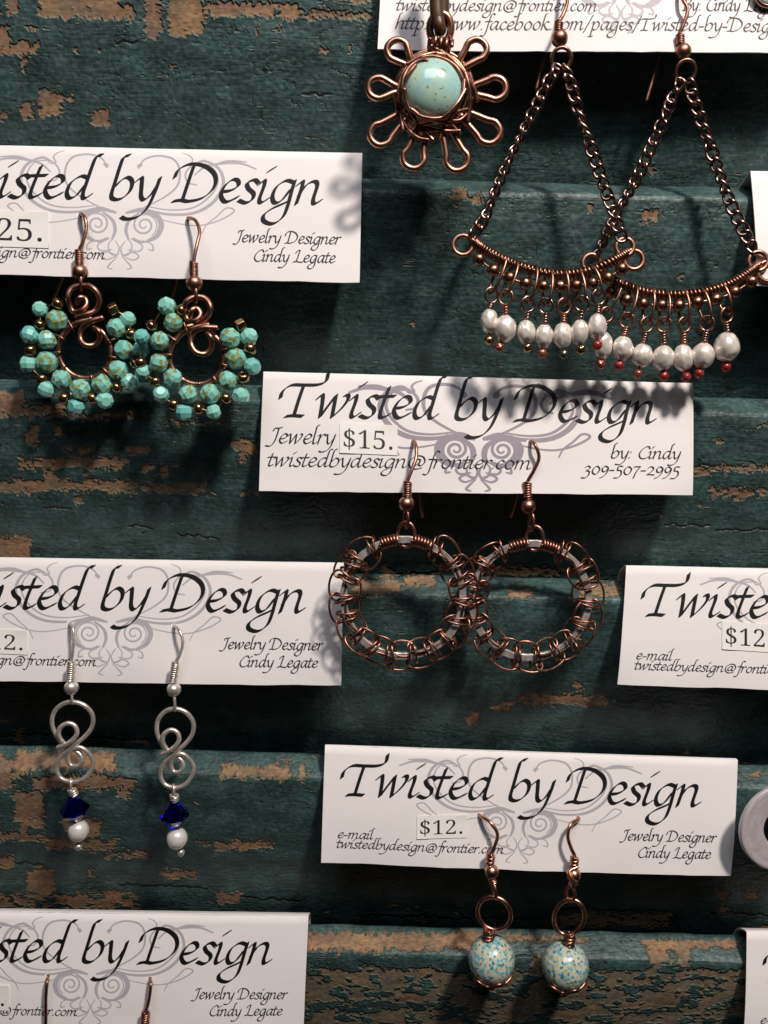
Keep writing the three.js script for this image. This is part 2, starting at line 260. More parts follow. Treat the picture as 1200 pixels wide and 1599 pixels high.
function slatMaterial(k) {
  const W = 2048, H = 448, top = TOPS[k], height = new Float32Array(W * H), col = new Uint8Array(W * H * 4), rough = new Uint8Array(W * H * 4);
  const arcs = []; for (let j = 0; j < H; j++) arcs.push(atArc((j + 0.5) / H * ALEN));
  const lowWood = k >= 5, p = V(), bare = new Float32Array(W * H);
  for (let j = 0; j < H; j++) {
    const [d, z] = arcs[j], s = (j + 0.5) / H * ALEN, vm = [-HALF, HALF].map((x) => toPx(V(x, top - d, z))[1]), near = (b) => b[3] > Math.min(...vm) - 40 && b[1] < Math.max(...vm) + 40, PL = PEEL.filter(near), KL = KEEP.filter(near), CL = CRACKS.filter((c) => near([0, Math.min(c[1], c[3]), 0, Math.max(c[1], c[3])]));
    for (let i = 0; i < W; i++) {
      const x = ((i + 0.5) / W * 2 - 1) * HALF, o = j * W + i;
      // flakes: upright cells near the top edge, long ones on the face
      const wx = x + 0.3 * n2(x * 0.7, s * 0.7 + k * 9), ws = s + 0.2 * n2(x * 0.8 + 50, s * 0.8 + k * 9);
      const big = cells(wx / 1.9, ws / 1.4, k), sm = cells(wx / 0.95 + 31, ws / 0.7, k + 40);
      p.set((sm[0] - 31) * 0.95, top - d, z);
      const ss = sm[1] * 0.7, dd = d + (ss - s); p.x = lerp(p.x, big[0] * 1.9, 0.4); p.y = top - lerp(dd, d + (big[1] * 1.4 - s), 0.35);
      const [u, v] = toPx(p);
      const jag = 5 * n2(p.x * 0.55, s * 0.3 + k * 3) + 3 * n2(x * 1.9, ss * 1.1 + k);
      let f = boxField(PL, u, v + jag, 5.5);
      f += 0.14 * n2(sm[0] * 0.2, sm[1] * 0.3 + k) + 0.1 * (sm[3] - 0.5) + 0.12 * (big[3] - 0.5);
      const kp = boxField(KL, u, v + jag * 0.6, 5);
      f -= kp * 0.9;
      if (lowWood) f -= 0.75 * sstep(0.18, 0.34, n2(big[0] * 0.2 + 3, big[1] * 0.42) + 0.5 * n2(sm[0] * 0.35, sm[1] * 0.5) - 0.05) * (v > 1500 ? 1 : 0);
      else if (u < -60 || u > 1260) f += 0.8 * sstep(0.35, 0.6, n2(x * 0.05, s * 0.16 + k * 5));
      f += 0.62 * sstep(0.88, 0.97, n2(x * 0.22 + k * 31, s * 0.36));         // a few stray chips
      const streak = 0.5 * sstep(0.72, 0.84, n2(x * 0.045 + 17 * k, s * 1.5 + k)) * sstep(0.05, 0.4, n2(x * 0.3, s * 0.2 + 70 + k));
      f += streak * 0.9;
      const b = f > 0.5 ? 1 : 0;
      bare[o] = b;
      const grain = n2(x * 0.12 + 7 * k, s * 5.5) * 0.5 + n2(x * 0.35, s * 14 + k) * 0.35 + n2(x * 1.6, s * 9) * 0.15;
      const blot = n2(x * 0.11 + k * 3, s * 0.13), fine = n2(x * 3.1, s * 3.1), mid = n2(x * 0.6, s * 0.7 + k);
      let r, g, bl, h, ro;
      if (b) {
        const grey = lowWood && v > 1494 ? clamp(0.75 + 0.3 * blot) : clamp(0.18 + 0.35 * blot + 0.15 * mid);
        const e = 1 + 0.2 * grain + 0.1 * fine + 0.12 * mid;
        const warm = clamp(0.5 + 0.6 * n2(x * 0.06 + 80, s * 0.2 + k));
        r = lerp(lerp(134, 158, warm), 108, grey) * e; g = lerp(lerp(100, 126, warm), 101, grey) * e; bl = lerp(lerp(79, 90, warm), 85, grey) * e;
        const st = sstep(0.35, 0.7, n2(x * 0.5 + 9, s * 2.2 + k * 2)) * 0.28; r *= 1 - st; g *= 1 - st; bl *= 1 - st;
        h = 0.2 + 0.06 * grain; ro = 0.85;
      } else {
        // paint: brush drag, alligatoring, chalk, a few cracks with their inner shade painted near black
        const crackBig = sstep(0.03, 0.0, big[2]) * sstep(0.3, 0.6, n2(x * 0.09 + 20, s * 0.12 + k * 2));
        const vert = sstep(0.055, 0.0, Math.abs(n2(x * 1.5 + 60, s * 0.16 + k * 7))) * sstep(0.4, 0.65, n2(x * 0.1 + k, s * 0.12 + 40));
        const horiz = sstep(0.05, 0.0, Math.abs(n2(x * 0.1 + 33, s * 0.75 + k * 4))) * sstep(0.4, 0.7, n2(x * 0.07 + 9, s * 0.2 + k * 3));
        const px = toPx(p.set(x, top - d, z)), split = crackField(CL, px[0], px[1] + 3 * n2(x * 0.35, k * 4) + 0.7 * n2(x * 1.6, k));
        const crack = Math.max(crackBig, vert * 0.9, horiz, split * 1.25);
        const chalk = sstep(0.35, 0.9, n2(x * 0.35 + 5, s * 0.4 + k) + 0.45 * n2(x * 1.4, s * 1.3)) * 0.3 + sstep(0.7, 0.85, n2(x * 1.1, s * 1.1 + 60 + k)) * 0.35;
        const e = 1 + 0.17 * blot + 0.11 * mid + 0.06 * fine + 0.1 * grain + 0.13 * n2(x * 0.04 + k, s * 2.4) + 0.07 * (sm[3] - 0.5);
        r = lerp(52, 104, chalk) * e; g = lerp(75, 118, chalk) * e; bl = lerp(74, 111, chalk) * e;
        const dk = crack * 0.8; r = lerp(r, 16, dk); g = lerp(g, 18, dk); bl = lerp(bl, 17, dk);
        h = 0.62 + 0.05 * mid + 0.018 * fine + 0.05 * clamp(big[2], 0, 0.5) + 0.03 * n2(x * 2.2, s * 0.5) + 0.06 * n2(x * 0.12, s * 3.6) + 0.04 * (big[3] - 0.5) - 0.4 * crack; ro = 0.52 + 0.1 * mid + 0.15 * chalk;
      }
      const q = o * 4;
      col[q] = clamp(r, 0, 255); col[q + 1] = clamp(g, 0, 255); col[q + 2] = clamp(bl, 0, 255); col[q + 3] = 255;
      height[o] = h; rough[q] = rough[q + 1] = rough[q + 2] = clamp(ro) * 255; rough[q + 3] = 255;
    }
  }
  // flake edges lift a little: raise paint next to bare wood
  const bump = new Uint8Array(W * H * 4);
  for (let j = 0; j < H; j++) for (let i = 0; i < W; i++) {
    const o = j * W + i; let n = 0;
    for (const [a, b] of [[-2, 0], [2, 0], [0, -2], [0, 2], [-1, 0], [1, 0], [0, 1], [0, -1]]) { const x = clamp(i + a, 0, W - 1), y = clamp(j + b, 0, H - 1); n += bare[y * W + x]; }
    let h = height[o];
    if (!bare[o] && n > 0) { h += 0.12; }
    const q = o * 4; bump[q] = bump[q + 1] = bump[q + 2] = clamp(h) * 255; bump[q + 3] = 255;
  }
  const soften = (src) => {                                                 // half a texel of softness, so that flake edges are not stepped
    const out = new Uint8Array(src);
    for (let j = 1; j < H - 1; j++) for (let i = 1; i < W - 1; i++) for (let c = 0; c < 3; c++) {
      const q = (j * W + i) * 4 + c;
      out[q] = (src[q] * 4 + 2 * (src[q - 4] + src[q + 4] + src[q - W * 4] + src[q + W * 4]) + src[q - W * 4 - 4] + src[q - W * 4 + 4] + src[q + W * 4 - 4] + src[q + W * 4 + 4]) / 16;
    }
    return out;
  };
  const mk = (d, srgb) => { const t = new THREE.DataTexture(d, W, H); t.magFilter = THREE.LinearFilter; t.minFilter = THREE.LinearFilter; if (srgb) t.colorSpace = THREE.SRGBColorSpace; t.needsUpdate = true; return t; };
  return new THREE.MeshStandardMaterial({ map: mk(soften(col), true), roughnessMap: mk(rough), roughness: 1, bumpMap: mk(soften(bump)), bumpScale: 0.7 * MM });
}
function slatGeometry(k) {
  const NX = 220, pos = [], uv = [], idx = [], m = PROFILE.length;
  const back = [[43.5, -17.2], [30, -13.2], [15, -9.2], [4, -7.3]], full = [...PROFILE, ...back], n = full.length;
  for (let i = 0; i <= NX; i++) {
    const x = lerp(-HALF, HALF, i / NX);
    for (let j = 0; j <= n; j++) {
      const [d, z] = full[j % n], a = j < m ? ARC[j] : 0, w = j < m ? 1 : 0.3;
      const y = TOPS[k] - d + w * 0.16 * n2(x * 0.05 + k * 11, d * 0.08), zz = z + w * (0.18 * n2(x * 0.07 + k * 7, d * 0.09) + 0.07 * n2(x * 0.4, d * 0.4 + k * 3));
      pos.push(x * MM, (y - TOPS[k]) * MM, zz * MM);
      uv.push(i / NX, j < m ? a / ALEN : 0.001);
    }
  }
  for (let i = 0; i < NX; i++) for (let j = 0; j < n; j++) { const a = i * (n + 1) + j, b = a + n + 1; idx.push(a, a + 1, b, b, a + 1, b + 1); }
  for (const i of [0, NX]) for (let j = 1; j < n - 1; j++) { const a = i * (n + 1); i ? idx.push(a, a + j, a + j + 1) : idx.push(a, a + j + 1, a + j); }
  const g = new THREE.BufferGeometry();
  g.setAttribute('position', new THREE.Float32BufferAttribute(pos, 3)); g.setAttribute('uv', new THREE.Float32BufferAttribute(uv, 2)); g.setIndex(idx); g.computeVertexNormals();
  return g;
}
{
  const sh = thing('louvered_shutter', 'weathered dark green louvered wooden shutter with peeling paint behind the cards', 'shutter', V(0, TOPS[6] - 48, -8));
  for (let k = 0; k < TOPS.length; k++) {
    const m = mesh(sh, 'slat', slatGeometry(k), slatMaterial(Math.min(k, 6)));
    m.position.set(0, (TOPS[k] - sh.origin.y) * MM, 8 * MM);
  }
  const hgt = TOPS[0] - TOPS[6] + 80;
  for (const s of [-1, 1]) { const g = new RoundedBoxGeometry(44, hgt, 26, 3, 1.5); g.translate(s * (HALF + 21), (TOPS[0] + TOPS[6]) / 2 - 18, -9); part(sh, 'stile', g, new THREE.MeshStandardMaterial({ color: RGB(0.045, 0.085, 0.085), roughness: 0.6 })); }
  const g = new RoundedBoxGeometry(2 * HALF, hgt, 6, 2, 1); g.translate(0, (TOPS[0] + TOPS[6]) / 2 - 18, -27); part(sh, 'backing_board', g, new THREE.MeshStandardMaterial({ color: RGB(0.045, 0.085, 0.085), roughness: 0.6 }));
}

// ---------------------------------------------------------------- lettering: a broad pen held at forty degrees
const GLYPH = {
  a: [.8, [.66, .93, .42, 1, .16, .72, .08, .3, .18, .03, .38, .15, .6, .65], [.68, 1, .64, .7, .57, .2, .64, .03, .82, .2]],
  b: [.78, [.42, 1.86, .26, 1.78, .2, 1.5, .13, .8, .08, .2, .2, .02, .42, .08, .62, .4, .64, .8, .48, .99, .3, .85, .14, .55]],
  c: [.62, [.58, .83, .42, 1, .18, .75, .09, .32, .26, .02, .56, .2]],
  d: [.85, [.64, .93, .42, 1, .16, .72, .08, .3, .18, .03, .38, .15, .6, .65], [.94, 1.84, .78, 1.78, .7, 1.4, .62, .7, .57, .2, .64, .03, .82, .2]],
  e: [.66, [.12, .46, .36, .52, .56, .72, .52, .95, .36, .99, .16, .72, .08, .32, .26, .02, .6, .24]],
  f: [.5, [.8, 1.7, .64, 1.84, .48, 1.6, .36, .8, .24, -.3, .08, -.72, -.16, -.66], [.08, .98, .62, 1.0]],
  g: [.78, [.66, .93, .42, 1, .16, .72, .08, .3, .18, .03, .38, .15, .6, .65], [.68, 1, .63, .5, .58, -.1, .48, -.58, .22, -.86, -.06, -.76, -.1, -.5, .12, -.22, .4, -.02, .56, .1]],
  h: [.8, [.38, 1.84, .24, 1.75, .18, 1.4, .1, .6, .05, 0], [.09, .4, .24, .8, .46, 1, .6, .86, .54, .25, .6, .03, .78, .18]],
  i: [.38, [.0, .8, .14, .99, .16, .75, .08, .18, .15, .02, .34, .2], [.22, 1.34, .4, 1.5]],
  k: [.74, [.38, 1.84, .24, 1.75, .18, 1.4, .1, .6, .05, 0], [.6, .9, .46, 1, .24, .72, .1, .48], [.22, .6, .42, .14, .6, .02, .74, .14]],
  l: [.38, [.36, 1.84, .22, 1.75, .16, 1.3, .08, .2, .16, .02, .34, .2]],
  m: [1.2, [.0, .82, .14, .99, .14, .7, .05, 0], [.09, .4, .24, .82, .42, 1, .52, .84, .44, 0], [.48, .4, .64, .82, .84, 1, .96, .84, .9, .22, .96, .03, 1.14, .18]],
  n: [.82, [.0, .82, .14, .99, .14, .7, .05, 0], [.09, .4, .26, .82, .48, 1, .6, .84, .54, .22, .6, .03, .78, .18]],
  o: [.74, [.4, .99, .16, .74, .09, .3, .28, .02, .54, .2, .64, .65, .46, .98, .36, .98]],
  p: [.76, [.02, .84, .16, .99, .15, .6, .02, -.78], [-.14, -.78, .2, -.74], [.12, .42, .28, .84, .48, 1, .64, .7, .56, .24, .32, 0, .1, .12]],
  r: [.52, [.0, .82, .14, .99, .14, .7, .05, 0], [.09, .4, .22, .78, .4, 1, .54, .92]],
  s: [.52, [.5, .86, .36, 1, .16, .86, .22, .62, .4, .4, .38, .14, .2, 0, -.02, .1]],
  t: [.44, [.26, 1.36, .18, .9, .09, .2, .17, .02, .4, .18], [-.06, .96, .48, 1.0]],
  u: [.8, [.0, .82, .14, .99, .14, .7, .08, .2, .2, .02, .42, .2, .6, .7], [.66, 1, .57, .2, .64, .03, .8, .2]],
  w: [1.06, [-.02, .8, .12, .99, .16, .7, .16, 0], [.16, .0, .32, .4, .56, .98], [.56, .98, .54, 0], [.54, 0, .8, .4, .96, .8, .94, 1, .84, .98]],
  y: [.72, [-.02, .82, .12, .99, .16, .7, .2, .18, .32, .04, .5, .3, .64, .7], [.68, 1, .6, .4, .44, -.3, .18, -.7, -.14, -.8, -.3, -.72]],
  T: [1.02, [-.18, .8, -.14, 1.1, .1, 1.34, .5, 1.36, .92, 1.38, 1.18, 1.52, 1.22, 1.86], [.5, 1.36, .42, .8, .34, .04], [.08, .0, .3, .04, .62, .02]],
  D: [1.3, [.42, 1.5, .34, .9, .24, .04], [-.1, 1.02, -.02, 1.34, .3, 1.56, .74, 1.5, 1.1, 1.16, 1.14, .66, .86, .2, .44, .02, .2, .06, -.04, .0]],
  J: [.66, [.2, 1.24, .28, 1.48, .56, 1.5, .78, 1.58], [.56, 1.5, .5, .9, .36, .1, .12, -.28, -.2, -.24]],
  C: [.92, [.96, 1.24, .86, 1.5, .6, 1.46, .24, 1.06, .1, .5, .28, .08, .6, .02, .92, .26]],
  L: [.98, [.1, 1.2, .26, 1.48, .5, 1.54, .44, 1.2, .34, .5, .22, .1, -.04, .02], [.04, .06, .3, .1, .6, .02, .86, .0, 1, .16]],
  B: [.98, [.36, 1.48, .28, .8, .2, .0], [.0, 1.24, .14, 1.46, .5, 1.54, .84, 1.4, .8, 1.06, .4, .82], [.4, .82, .78, .74, .92, .42, .7, .1, .3, .0, .0, .04]],
  '@': [1.4, [.92, .9, .7, .98, .46, .7, .44, .36, .6, .28, .8, .5, .92, .9, .84, .4, .96, .26, 1.16, .44, 1.24, .84, 1.04, 1.24, .68, 1.32, .3, 1.06, .14, .6, .26, .1, .64, -.12, 1.08, .02]],
  '-': [.5, [.04, .5, .42, .5]], '.': [.3, [.08, .02, .16, .1]], ':': [.34, [.06, .05, .14, .13], [.14, .78, .22, .86]], '/': [.6, [.02, -.3, .62, 1.7]], ',': [.3, [.12, .1, .02, -.2]], ' ': [.5],
  0: [.78, [.42, .98, .18, .74, .1, .32, .3, .02, .56, .2, .68, .66, .48, .97, .38, .97]], 2: [.72, [.08, .8, .3, 1, .54, .84, .46, .5, .06, .04], [.06, .05, .3, .06, .66, .02]],
  3: [.66, [.14, .84, .34, 1, .54, .8, .24, .44], [.24, .44, .5, .34, .46, -.1, .2, -.4, -.1, -.38]], 5: [.66, [.6, 1.0, .26, .98, .18, .52], [.18, .52, .48, .46, .52, .0, .26, -.36, -.06, -.38]],
  7: [.68, [.1, .9, .2, .98, .62, .98], [.62, .98, .3, .3, .14, -.4]], 9: [.7, [.6, .8, .36, 1, .12, .72, .18, .38, .4, .36, .62, .74, .52, .2, .24, -.24, .0, -.4]],
};
function penText(ctx, text, x, base, xh, width, opt = {}) {
  const { ink = '#0b0a0d', nib = 0.19, slant = 0.09, thin = 0.035, track = 0 } = opt;
  let adv = 0; for (const c of text) adv += GLYPH[c][0] + track;
  const sx = width ? width / adv : xh, na = 40 * Math.PI / 180, nx = Math.cos(na) * nib * xh / 2, ny = -Math.sin(na) * nib * xh / 2;
  ctx.fillStyle = ctx.strokeStyle = ink; ctx.lineCap = ctx.lineJoin = 'round'; ctx.lineWidth = Math.max(0.7, thin * xh);
  let pen = x;
  for (const c of text) {
    const [w, ...strokes] = GLYPH[c];
    for (const s of strokes) {
      const pts = []; for (let i = 0; i < s.length; i += 2) { const yy = s[i + 1] > 1.02 ? 1.02 + (s[i + 1] - 1.02) * 1.12 : s[i + 1]; pts.push(V(pen + (s[i] + slant * yy) * sx, base - yy * xh, 0)); }
      const cv = new THREE.CatmullRomCurve3(pts, false, 'catmullrom', 0.5), N = Math.max(3, pts.length * 7), q = cv.getPoints(N);
      for (let i = 0; i < N; i++) {
        const a = q[i], b = q[i + 1];
        ctx.beginPath(); ctx.moveTo(a.x - nx, a.y - ny); ctx.lineTo(a.x + nx, a.y + ny); ctx.lineTo(b.x + nx, b.y + ny); ctx.lineTo(b.x - nx, b.y - ny); ctx.closePath(); ctx.fill(); ctx.stroke();
      }
    }
    pen += (w + track) * sx;
  }
}
const FLOURISH = [
  [9, 485, 248, 560, 264, 640, 258, 700, 222, 730, 165, 715, 115, 670, 90, 640, 100], [5, 490, 240, 570, 250, 640, 240, 690, 202, 712, 160, 705, 125, 688, 104],
  [7, 640, 135, 670, 110, 720, 97, 780, 95, 830, 112], [5, 690, 105, 740, 88, 800, 90], [6, 465, 118, 480, 90, 520, 76, 570, 85, 592, 120, 588, 170, 550, 208, 485, 245], [10, 462, 112, 472, 106],
  [4, 600, 66, 622, 74, 632, 88, 624, 104, 640, 108, 650, 98], [5, 690, 102, 640, 100, 612, 130, 620, 160, 648, 168], [4, 480, 258, 560, 286, 650, 298, 720, 280, 766, 250, 742, 240, 712, 268, 682, 294, 668, 322],
  [15, 478, 256, 520, 264, 541, 296, 530, 332, 500, 352], [8, 500, 352, 476, 354, 456, 344], [9, 470, 262, 440, 288, 432, 318, 440, 346], [11, 432, 262, 470, 252, 490, 250],
  [4, 440, 346, 452, 366, 444, 392, 424, 396, 418, 374, 430, 352], [4, 448, 344, 484, 366, 474, 384, 440, 380], [4, 424, 398, 456, 388, 474, 400, 456, 412, 424, 400], [4, 424, 404, 440, 420, 452, 436, 438, 442], [4, 500, 352, 516, 364, 518, 380, 504, 378],
];
const lam = []; for (let i = 0; i <= 30; i++) { const t = i / 30, a = t * 4.1 * Math.PI + 0.6, r = 7 + 34 * t; lam.push(488 + Math.cos(a) * r * 1.02, 300 + Math.sin(a) * r); }
FLOURISH.push([5, ...lam]);
function flourish(ctx, cx, top, scale, bold, ink) {
  ctx.strokeStyle = ink; ctx.lineCap = ctx.lineJoin = 'round';
  for (const [w, ...s] of FLOURISH) for (const m of [1, -1]) {
    const pts = []; for (let i = 0; i < s.length; i += 2) pts.push(V(cx + m * (s[i] - 415) * scale, top + (s[i + 1] - 62) * scale, 0));
    const q = new THREE.CatmullRomCurve3(pts, false, 'catmullrom', 0.5).getPoints(pts.length * 8);
    for (let i = 0; i < q.length - 1; i++) {
      const t = i / q.length; ctx.lineWidth = w * scale * bold * (0.55 + 0.45 * Math.sin(Math.PI * clamp(t, 0.03, 0.97)));
      ctx.beginPath(); ctx.moveTo(q[i].x, q[i].y); ctx.lineTo(q[i + 1].x, q[i + 1].y); ctx.stroke();
    }
  }
}
const CW = 1536, CH = 448, K = CW / 645;                                     // card canvas; layout below is in pixels of a 645-pixel-wide card
function cardTexture(kind, holes) {
  const cv = document.createElement('canvas'); cv.width = CW; cv.height = CH;
  const ctx = cv.getContext('2d');
  ctx.fillStyle = '#e8e3e2'; ctx.fillRect(0, 0, CW, CH);
  ctx.save(); ctx.scale(K, K);
  const grey = '#aeaab0';
  if (kind === 'small') {
    flourish(ctx, 306, 4, 0.455, 1.15, '#aeaab0');
    penText(ctx, 'Twisted by Design', 33, 77, 34, 556);
    penText(ctx, 'e-mail', 24, 147, 9.4, 56, { ink: '#26242a', nib: 0.14, thin: 0.05 });
    penText(ctx, 'twistedbydesign@frontier.com', 23, 163, 9.4, 262, { ink: '#26242a', nib: 0.14, thin: 0.05 });
    penText(ctx, 'Jewelry Designer', 468, 134, 10.6, 148, { ink: '#1d1b20', nib: 0.14, thin: 0.05 });
    penText(ctx, 'Cindy Legate', 494, 161, 10.6, 116, { ink: '#1d1b20', nib: 0.14, thin: 0.05 });
  } else if (kind === 'large') {
    flourish(ctx, 325, 6, 0.47, 2.1, '#989199');
    penText(ctx, 'Twisted by Design', 32, 70, 36, 556, { ink: '#100e13', nib: 0.185 });
    penText(ctx, 'Jewelry', 12, 113, 15.5, 98, { ink: '#17151a', nib: 0.15 });
    penText(ctx, 'twistedbydesign@frontier.com', 11, 149, 14.5, 392, { ink: '#17151a', nib: 0.15 });
    penText(ctx, 'by: Cindy', 521, 129, 13, 104, { ink: '#17151a', nib: 0.15 });
    penText(ctx, '309-507-2995', 480, 156, 14, 144, { ink: '#17151a', nib: 0.15 });
  } else if (kind === 'page') {
    flourish(ctx, 355, -14, 0.46, 1.9, '#b7b0b4');
    penText(ctx, 'Twisted by Design', 32, 62, 38, 556, { ink: '#333' });
    penText(ctx, 'Jewelry', 452, 104, 12.5, 66, { ink: '#443f40', nib: 0.16, thin: 0.06 });
    penText(ctx, 'e-mail', 24, 104, 11, 56, { ink: '#443f40', nib: 0.16, thin: 0.06 });
    penText(ctx, 'twistedbydesign@frontier.com', 24, 129, 11.5, 296, { ink: '#443f40', nib: 0.16, thin: 0.06 });
    penText(ctx, 'By: Cindy Legate', 446, 126, 12.5, 150, { ink: '#443f40', nib: 0.16, thin: 0.06 });
    penText(ctx, 'http://www.facebook.com/pages/Twisted-by-Design', 24, 157, 12.5, 566, { ink: '#443f40', nib: 0.16, thin: 0.06 });
  }
  ctx.restore();
  for (const [u, v] of holes) { ctx.fillStyle = '#f6f3f1'; ctx.beginPath(); ctx.ellipse(u * CW - 3, v * CH + 1, 10, 8, 0.4, 0, 7); ctx.fill(); ctx.fillStyle = '#4a4342'; ctx.beginPath(); ctx.ellipse(u * CW, v * CH, 6.5, 5.5, 0.3, 0, 7); ctx.fill(); }
  const t = new THREE.CanvasTexture(cv); t.colorSpace = THREE.SRGBColorSpace; t.magFilter = THREE.LinearFilter; t.flipY = true;
  return t;
}
function stickerTexture(text) {
  const cv = document.createElement('canvas'); cv.width = 320; cv.height = 160;
  const c = cv.getContext('2d'); c.fillStyle = '#efece6'; c.fillRect(0, 0, 320, 160);
  c.fillStyle = '#2a282c'; c.font = '138px serif'; c.textBaseline = 'alphabetic';
  const w = c.measureText(text).width; c.save(); c.translate(12, 132); c.scale(292 / w, 1); c.fillText(text, 0, 0); c.restore();
  const t = new THREE.CanvasTexture(cv); t.colorSpace = THREE.SRGBColorSpace; t.magFilter = THREE.LinearFilter; t.flipY = true;
  return t;
}
function thickSheet(grid, th, uvOf) {                                        // grid[i][j] of points; outer face keeps uv, the rest is blank stock
  const ni = grid.length, nj = grid[0].length, nor = grid.map((r, i) => r.map((p, j) => {
    const a = grid[Math.min(ni - 1, i + 1)][j].clone().sub(grid[Math.max(0, i - 1)][j]), b = grid[i][Math.min(nj - 1, j + 1)].clone().sub(grid[i][Math.max(0, j - 1)]);
    return a.cross(b).normalize();
  }));
  const pos = [], uv = [], idx = [];
  const vtx = (p, n, s, u) => { const q = p.clone().addScaledVector(n, s * th / 2); pos.push(q.x, q.y, q.z); uv.push(u[0], u[1]); return pos.length / 3 - 1; };
  const BL = [0.004, 0.01], A = grid.map((r, i) => r.map((p, j) => vtx(p, nor[i][j], 1, uvOf(i, j)))), B = grid.map((r, i) => r.map((p, j) => vtx(p, nor[i][j], -1, BL)));
  for (let i = 0; i < ni - 1; i++) for (let j = 0; j < nj - 1; j++) { idx.push(A[i][j], A[i + 1][j], A[i + 1][j + 1], A[i][j], A[i + 1][j + 1], A[i][j + 1]); idx.push(B[i][j], B[i + 1][j + 1], B[i + 1][j], B[i][j], B[i][j + 1], B[i + 1][j + 1]); }
  const rim = [];
  for (let i = 0; i < ni; i++) rim.push([i, 0]); for (let j = 1; j < nj; j++) rim.push([ni - 1, j]); for (let i = ni - 2; i >= 0; i--) rim.push([i, nj - 1]); for (let j = nj - 2; j >= 0; j--) rim.push([0, j]);
  const E = rim.map(([i, j]) => [vtx(grid[i][j], nor[i][j], 1, BL), vtx(grid[i][j], nor[i][j], -1, BL)]);
  for (let k = 0; k < E.length - 1; k++) idx.push(E[k][0], E[k][1], E[k + 1][1], E[k][0], E[k + 1][1], E[k + 1][0]);
  const g = new THREE.BufferGeometry();
  g.setAttribute('position', new THREE.Float32BufferAttribute(pos, 3)); g.setAttribute('uv', new THREE.Float32BufferAttribute(uv, 2)); g.setIndex(idx); g.computeVertexNormals();
  return g;
}
const cardBump = tex(256, 256, (x, y) => { const v = 128 + 60 * n2(x * 0.04, y * 0.04) + 30 * n2(x * 0.3, y * 0.3); return [v, v, v]; }, false);
// corners in photo pixels: top left, top right, bottom right, bottom left; zTop, zBottom in mm before the slats
function makeCard(label, kind, tl, tr, br, bl, zt, zb, opt = {}) {
  const c = [P(...tl, zt), P(...tr, zt + (opt.dz ?? 0)), P(...br, zb + (opt.dz ?? 0)), P(...bl, zb)];
  const bow = opt.bow ?? 0.5;
  const at = (u, v) => { const a = c[0].clone().lerp(c[1], u), b = c[3].clone().lerp(c[2], u), q = a.lerp(b, v); q.z += bow * Math.sin(Math.PI * Math.min(1, v)) * (0.8 + 0.2 * Math.sin(u * 5)) + 0.25 * Math.sin(u * Math.PI) * v + 0.3 * v * n2(u * 2.6 + tl[0] * 0.013, v * 1.3 + tl[1] * 0.011) + 0.5 * v * v * v * (Math.pow(Math.abs(2 * u - 1), 10)) * Math.sin(tl[1] + (u > 0.5 ? 2 : 0)); q.y += 0.1 * n2(u * 9 + tl[1], v * 2) * (v > 0.97 ? 1 : 0.2); return q; };
  const hit = (px, py, lift = 0) => {                                        // point of the front panel that the pixel shows
    let u = 0.5, v = 0.5;
    for (let k = 0; k < 12; k++) { const [x, y] = toPx(at(u, v)), [xu, yu] = toPx(at(u + 0.01, v)), [xv, yv] = toPx(at(u, v + 0.01)), a = (xu - x) / 0.01, b = (xv - x) / 0.01, d = (yu - y) / 0.01, e = (yv - y) / 0.01, det = a * e - b * d; u += ((px - x) * e - (py - y) * b) / det; v += ((py - y) * a - (px - x) * d) / det; }
    const q = at(u, v); q.z += lift; return Object.assign(q, { u, v });
  };
  const o = thing('jewelry_card', label, 'card', at(0.5, 1), 'folded jewelry cards hung over the slats');
  const NU = 30, NF = 14, NB = 10, grid = [], backs = [];
  for (let i = 0; i <= NU; i++) {
    const u = i / NU, row = [];
    for (let j = NF; j >= 0; j--) { const v = 1 - (NF - j) / NF; row.unshift(at(u, v)); }
    const front = row, top = at(u, 0), st = topOfSlat(top.y), back = [];
    const chain = [V(top.x, st - 20, -9.6), V(top.x, st - 8, -8.6), V(top.x, st - 1.4, -7.6), V(top.x, Math.max(st + 0.5, top.y - 2.2), -5.4), V(top.x, Math.max(st + 0.9, top.y - 0.7), lerp(zt, -5.4, 0.45))];
    const cb = curveOf([...chain, top.clone().add(V(0, 0.12, -0.35))]);
    for (let j = 0; j < NB + 6; j++) back.push(cb.getPoint(j / (NB + 6)));
    grid.push([...back, ...front].reverse());
    backs.push(back.length);
  }
  // rows now run from the bottom of the front panel up over the fold and down behind
  const holes = (opt.holes ?? []).map(([x, y]) => { const q = hit(x, y); return [q.u, q.v]; });
  const mat = new THREE.MeshPhysicalMaterial({ map: cardTexture(kind, holes), roughness: 0.62, specularIntensity: 0.55, bumpMap: cardBump, bumpScale: 0.02 * MM });
  const g = thickSheet(grid, 0.3, (i, j) => (j <= NF ? [i / NU, j / NF] : [0.004, 0.01]));
  part(o, 'folded_stock', g, mat);
  if (opt.sticker) {
    const [text, x0, y0, x1, y1, tilt = 0] = opt.sticker, sg = [];
    for (let i = 0; i <= 6; i++) { const row = []; for (let j = 0; j <= 4; j++) { const q = hit(lerp(x0, x1, i / 6), lerp(y1, y0, j / 4) + tilt * (i / 6 - 0.5), 0.25 + (i === 0 || i === 6 ? 0.02 : 0) + (j === 4 && i > 4 ? 0.16 : 0) + (j === 0 && i < 2 ? 0.1 : 0)); row.push(V(q.x, q.y, q.z)); } sg.push(row); }
    const st = new THREE.MeshPhysicalMaterial({ map: stickerTexture(text), roughness: 0.35, clearcoat: 0.25, clearcoatRoughness: 0.3 });
    part(o, 'price_sticker', thickSheet(sg, 0.14, (i, j) => [i / 6, j / 4]), st);
  }
  return { hit, at, o };
}
